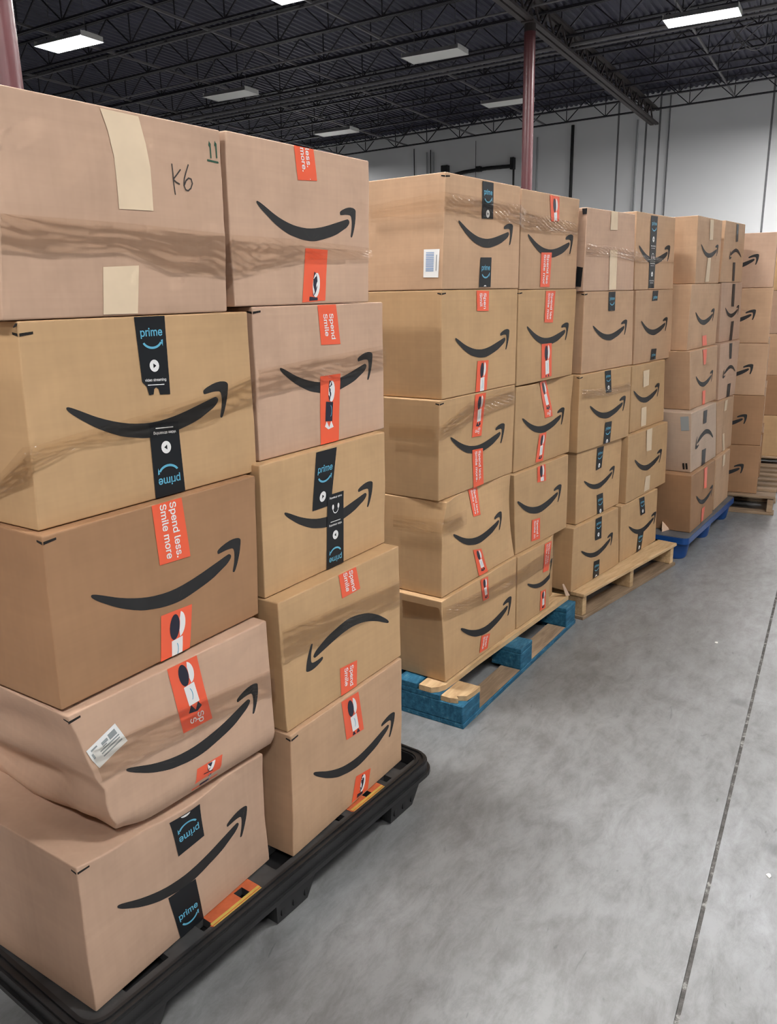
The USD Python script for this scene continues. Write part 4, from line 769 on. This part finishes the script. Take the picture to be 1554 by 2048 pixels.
# blue wooden block pallet under the second stack
p0b, p1b = at_z((926.7, 1459.4))[:2], at_z((1151, 1246))[:2]; angb = math.degrees(math.atan2(p1b[1] - p0b[1], p1b[0] - p0b[0])); Lb, Db = float(np.linalg.norm(p1b - p0b)), 1.02
t = thing('wooden_pallet', 'scuffed blue painted wooden block pallet under the second stack', 'pallet', (p0b[0], p0b[1], 0), angb)
for k, yy in enumerate(np.r_[0, np.linspace(.205, Db - .135, 7)]):
    wb = .135 if k in (0, 7) else .095
    if k == 0:        # the lead board, split off at its near end
        pl = Polygon([(.05, .104), (.16, .098), (.30, .094), (Lb, .042), (Lb, .195), (0, .195), (.0, .14), (.02, .118)])
        m_ = trimesh.creation.extrude_polygon(pl, .022, engine='earcut').apply_translation((0, 0, .116)); obj('lead_board', m_, 'pine', t, label='front deck board worn to bare wood', smooth=False)
        pl = Polygon([(.004, .060), (.015, .03), (.03, .045), (.05, .012), (.10, .006), (.146, .004), (.146, .10), (.004, .10)])
        m_ = trimesh.creation.extrude_polygon(pl, .020, engine='earcut').apply_translation((0, 0, .0945)); obj('split_end', m_, 'pine', t, label='splintered bare wood end', smooth=False)
    else: obj('deck_board', bx(0, yy, .116, Lb, yy + wb, .138, .002), 'bluewood' if k % 3 else 'oldpine', t, smooth=False)
for xx, w_ in ((0, .145), (Lb / 2 - .06, .12), (Lb - .12, .12)):
    obj('stringer_board', bx(xx, .102 if xx == 0 else .004, .094, xx + w_, Db, .1155, .002), 'bluewood', t, smooth=False)
    for yy, d_ in ((.004, .14), (Db / 2 - .07, .14), (Db - .144, .14)):
        dd = .30 if (xx == 0 and yy < .1) else d_
        obj('block', bx(xx, yy, .0205, xx + w_, yy + dd, .0935, .003), 'bluewood', t, smooth=False)
for yy, w_ in ((0, .1), (Db / 2 - .05, .1), (Db - .1, .1)): obj('bottom_board', bx(0, yy, 0, Lb, yy + w_, .020, .002), 'bluewood', t, smooth=False)
for xx in (0.0, Lb - .1): obj('bottom_board', bx(xx, .101, 0, xx + .1, Db - .101, .0198, .002), 'bluewood', t, smooth=False)

for xa, xb in ((.147, Lb / 2 - .062), (Lb / 2 + .062, Lb - .122)): obj('worn_top', bx(xa, .006, .0201, xb, .097, .0208), 'oldpine', t, smooth=False, label='bare worn face of the bottom board')
def stringer_pallet(label, org, a_, L, D, deck_m, str_m, swap=False, lead=True):
    t = thing('wooden_pallet', label, 'pallet', (org[0], org[1], 0), a_)
    n = 7; gap = (D - .14 * 2 - .09 * (n - 2)) / (n - 1); yy = 0
    for k in range(n):
        w_ = .14 if k in (0, n - 1) else .09
        obj('deck_board', bx(0, yy, .121, L, yy + w_, .139, .002), deck_m, t, smooth=False); yy += w_ + gap
    for xx in (.012, L / 2 - .019, L - .05): obj('stringer', bx(xx, .012, .0185, xx + .038, D - .012, .1205, .002), str_m, t, smooth=False)
    for yy in (0.0, D / 3 - .03, 2 * D / 3 - .06, D - .1): obj('bottom_board', bx(0, yy, 0, L, yy + .1, .018, .002), 'oldpine', t, smooth=False)
    return t
pa, pb = at_z((1155.6, 1186), .139)[:2], at_z((1344, 1083), .139)[:2]; an = math.degrees(math.atan2(pb[1] - pa[1], pb[0] - pa[0]))
stringer_pallet('bare pale wooden stringer pallet under the third stack', pa - .035 * np.array([math.sin(math.radians(-an)), math.cos(math.radians(-an))]), an, float(np.linalg.norm(pb - pa)) - .01, .56, 'pine', 'pine')
stringer_pallet('brown wooden pallet under the far stack, its open end facing the camera', (6.155, 1.36), -88, 1.06, 1.22, 'oldpine', 'oldpine')
stringer_pallet('wooden pallet under the farthest stack at the right picture edge', (7.70, 1.2), -88, 1.10, 1.0, 'oldpine', 'oldpine')

stringer_pallet('wooden pallet outside the left picture edge', (-1.08, 1.365), -4, 1.16, 1.0, 'oldpine', 'oldpine')

# blue plastic pallet with cup feet under the fourth stack
p0c = np.array([4.86, .683]); angc = -6.0; Lc, Dc = 1.20, 1.0
t = thing('plastic_pallet', 'blue plastic pallet with round cup feet under the fourth stack', 'pallet', (p0c[0], p0c[1], 0), angc)
obj('deck', trimesh.creation.extrude_polygon(rrect(0, 0, Lc, Dc, .03), .022).apply_translation((0, 0, .127)), 'darkdeck', t, smooth=False)
obj('rim', trimesh.creation.extrude_polygon(rrect(-.004, -.004, Lc + .004, Dc + .004, .034).difference(rrect(.012, .012, Lc - .012, Dc - .012, .02)), .038, engine='earcut').apply_translation((0, 0, .108)), 'blueplastic', t, smooth=False)
for xx in (.09, Lc / 2, Lc - .09):
    for yy in (.09, Dc / 2, Dc - .09):
        r_ = trimesh.creation.revolve(np.array([(0, 0), (.058, 0), (.066, .012), (.082, .10), (.086, .126), (0, .126)]), sections=28); r_.apply_translation((xx, yy, 0)); obj('cup_foot', r_, 'blueplastic', t)

# ------------------------------------------------------------------ scraps
def scrap(px, z, s, m, label, seed, flat=.35):
    rng = np.random.RandomState(seed); c = at_z(px, z); n = 9; a = np.sort(rng.rand(n) * 6.28); r = s * (.6 + .5 * rng.rand(n))
    P = np.c_[r * np.cos(a), r * np.sin(a) * .7, rng.rand(n) * s * flat]; up_ = P + [0, 0, .0015]
    m_ = trimesh.convex.convex_hull(np.vstack([P, up_, [[0, 0, s * flat]]])); m_.apply_translation(-np.array([0, 0, m_.bounds[0][2]]) + np.array([c[0], c[1], z])); obj('paper_scrap', m_, m, label=label, cat='scrap', smooth=False, loc=np.array([c[0], c[1], z]))
scrap((1537, 1752), 0, .011, 'scrap', 'small white paper scrap on the floor right of the floor joint', 3, .6)
scrap((1433, 1285), 0, .012, 'scrap', 'tiny pale scrap lying on the floor just left of the joint', 5, .1)
# torn flap at the right end of the second stack, torn bit on the blue plastic pallet
B = BOX['D5']; P = np.array([on_plane(p, B.P0, B.n) + B.n * .010 for p in [(1121, 1168), (1124, 1167), (1131, 1184), (1136, 1190), (1128, 1191)]])
P2 = P - B.n * .003; obj('torn_flap', trimesh.convex.convex_hull(np.vstack([P, P2])).apply_translation(-B.base), 'torn', B.path, smooth=False, label='torn pale flap')
c = at_z((1330, 1060), .151); tri_ = np.array([(-.05, .01, 0), (.03, -.03, 0), (.06, .0, .0), (.0, .02, .055), (-.02, .0, .03)])
obj('torn_scrap', trimesh.convex.convex_hull(tri_).apply_translation(c), 'torn', label='torn cardboard scrap lying on the near end of the blue plastic pallet', cat='scrap', smooth=False, loc=c)
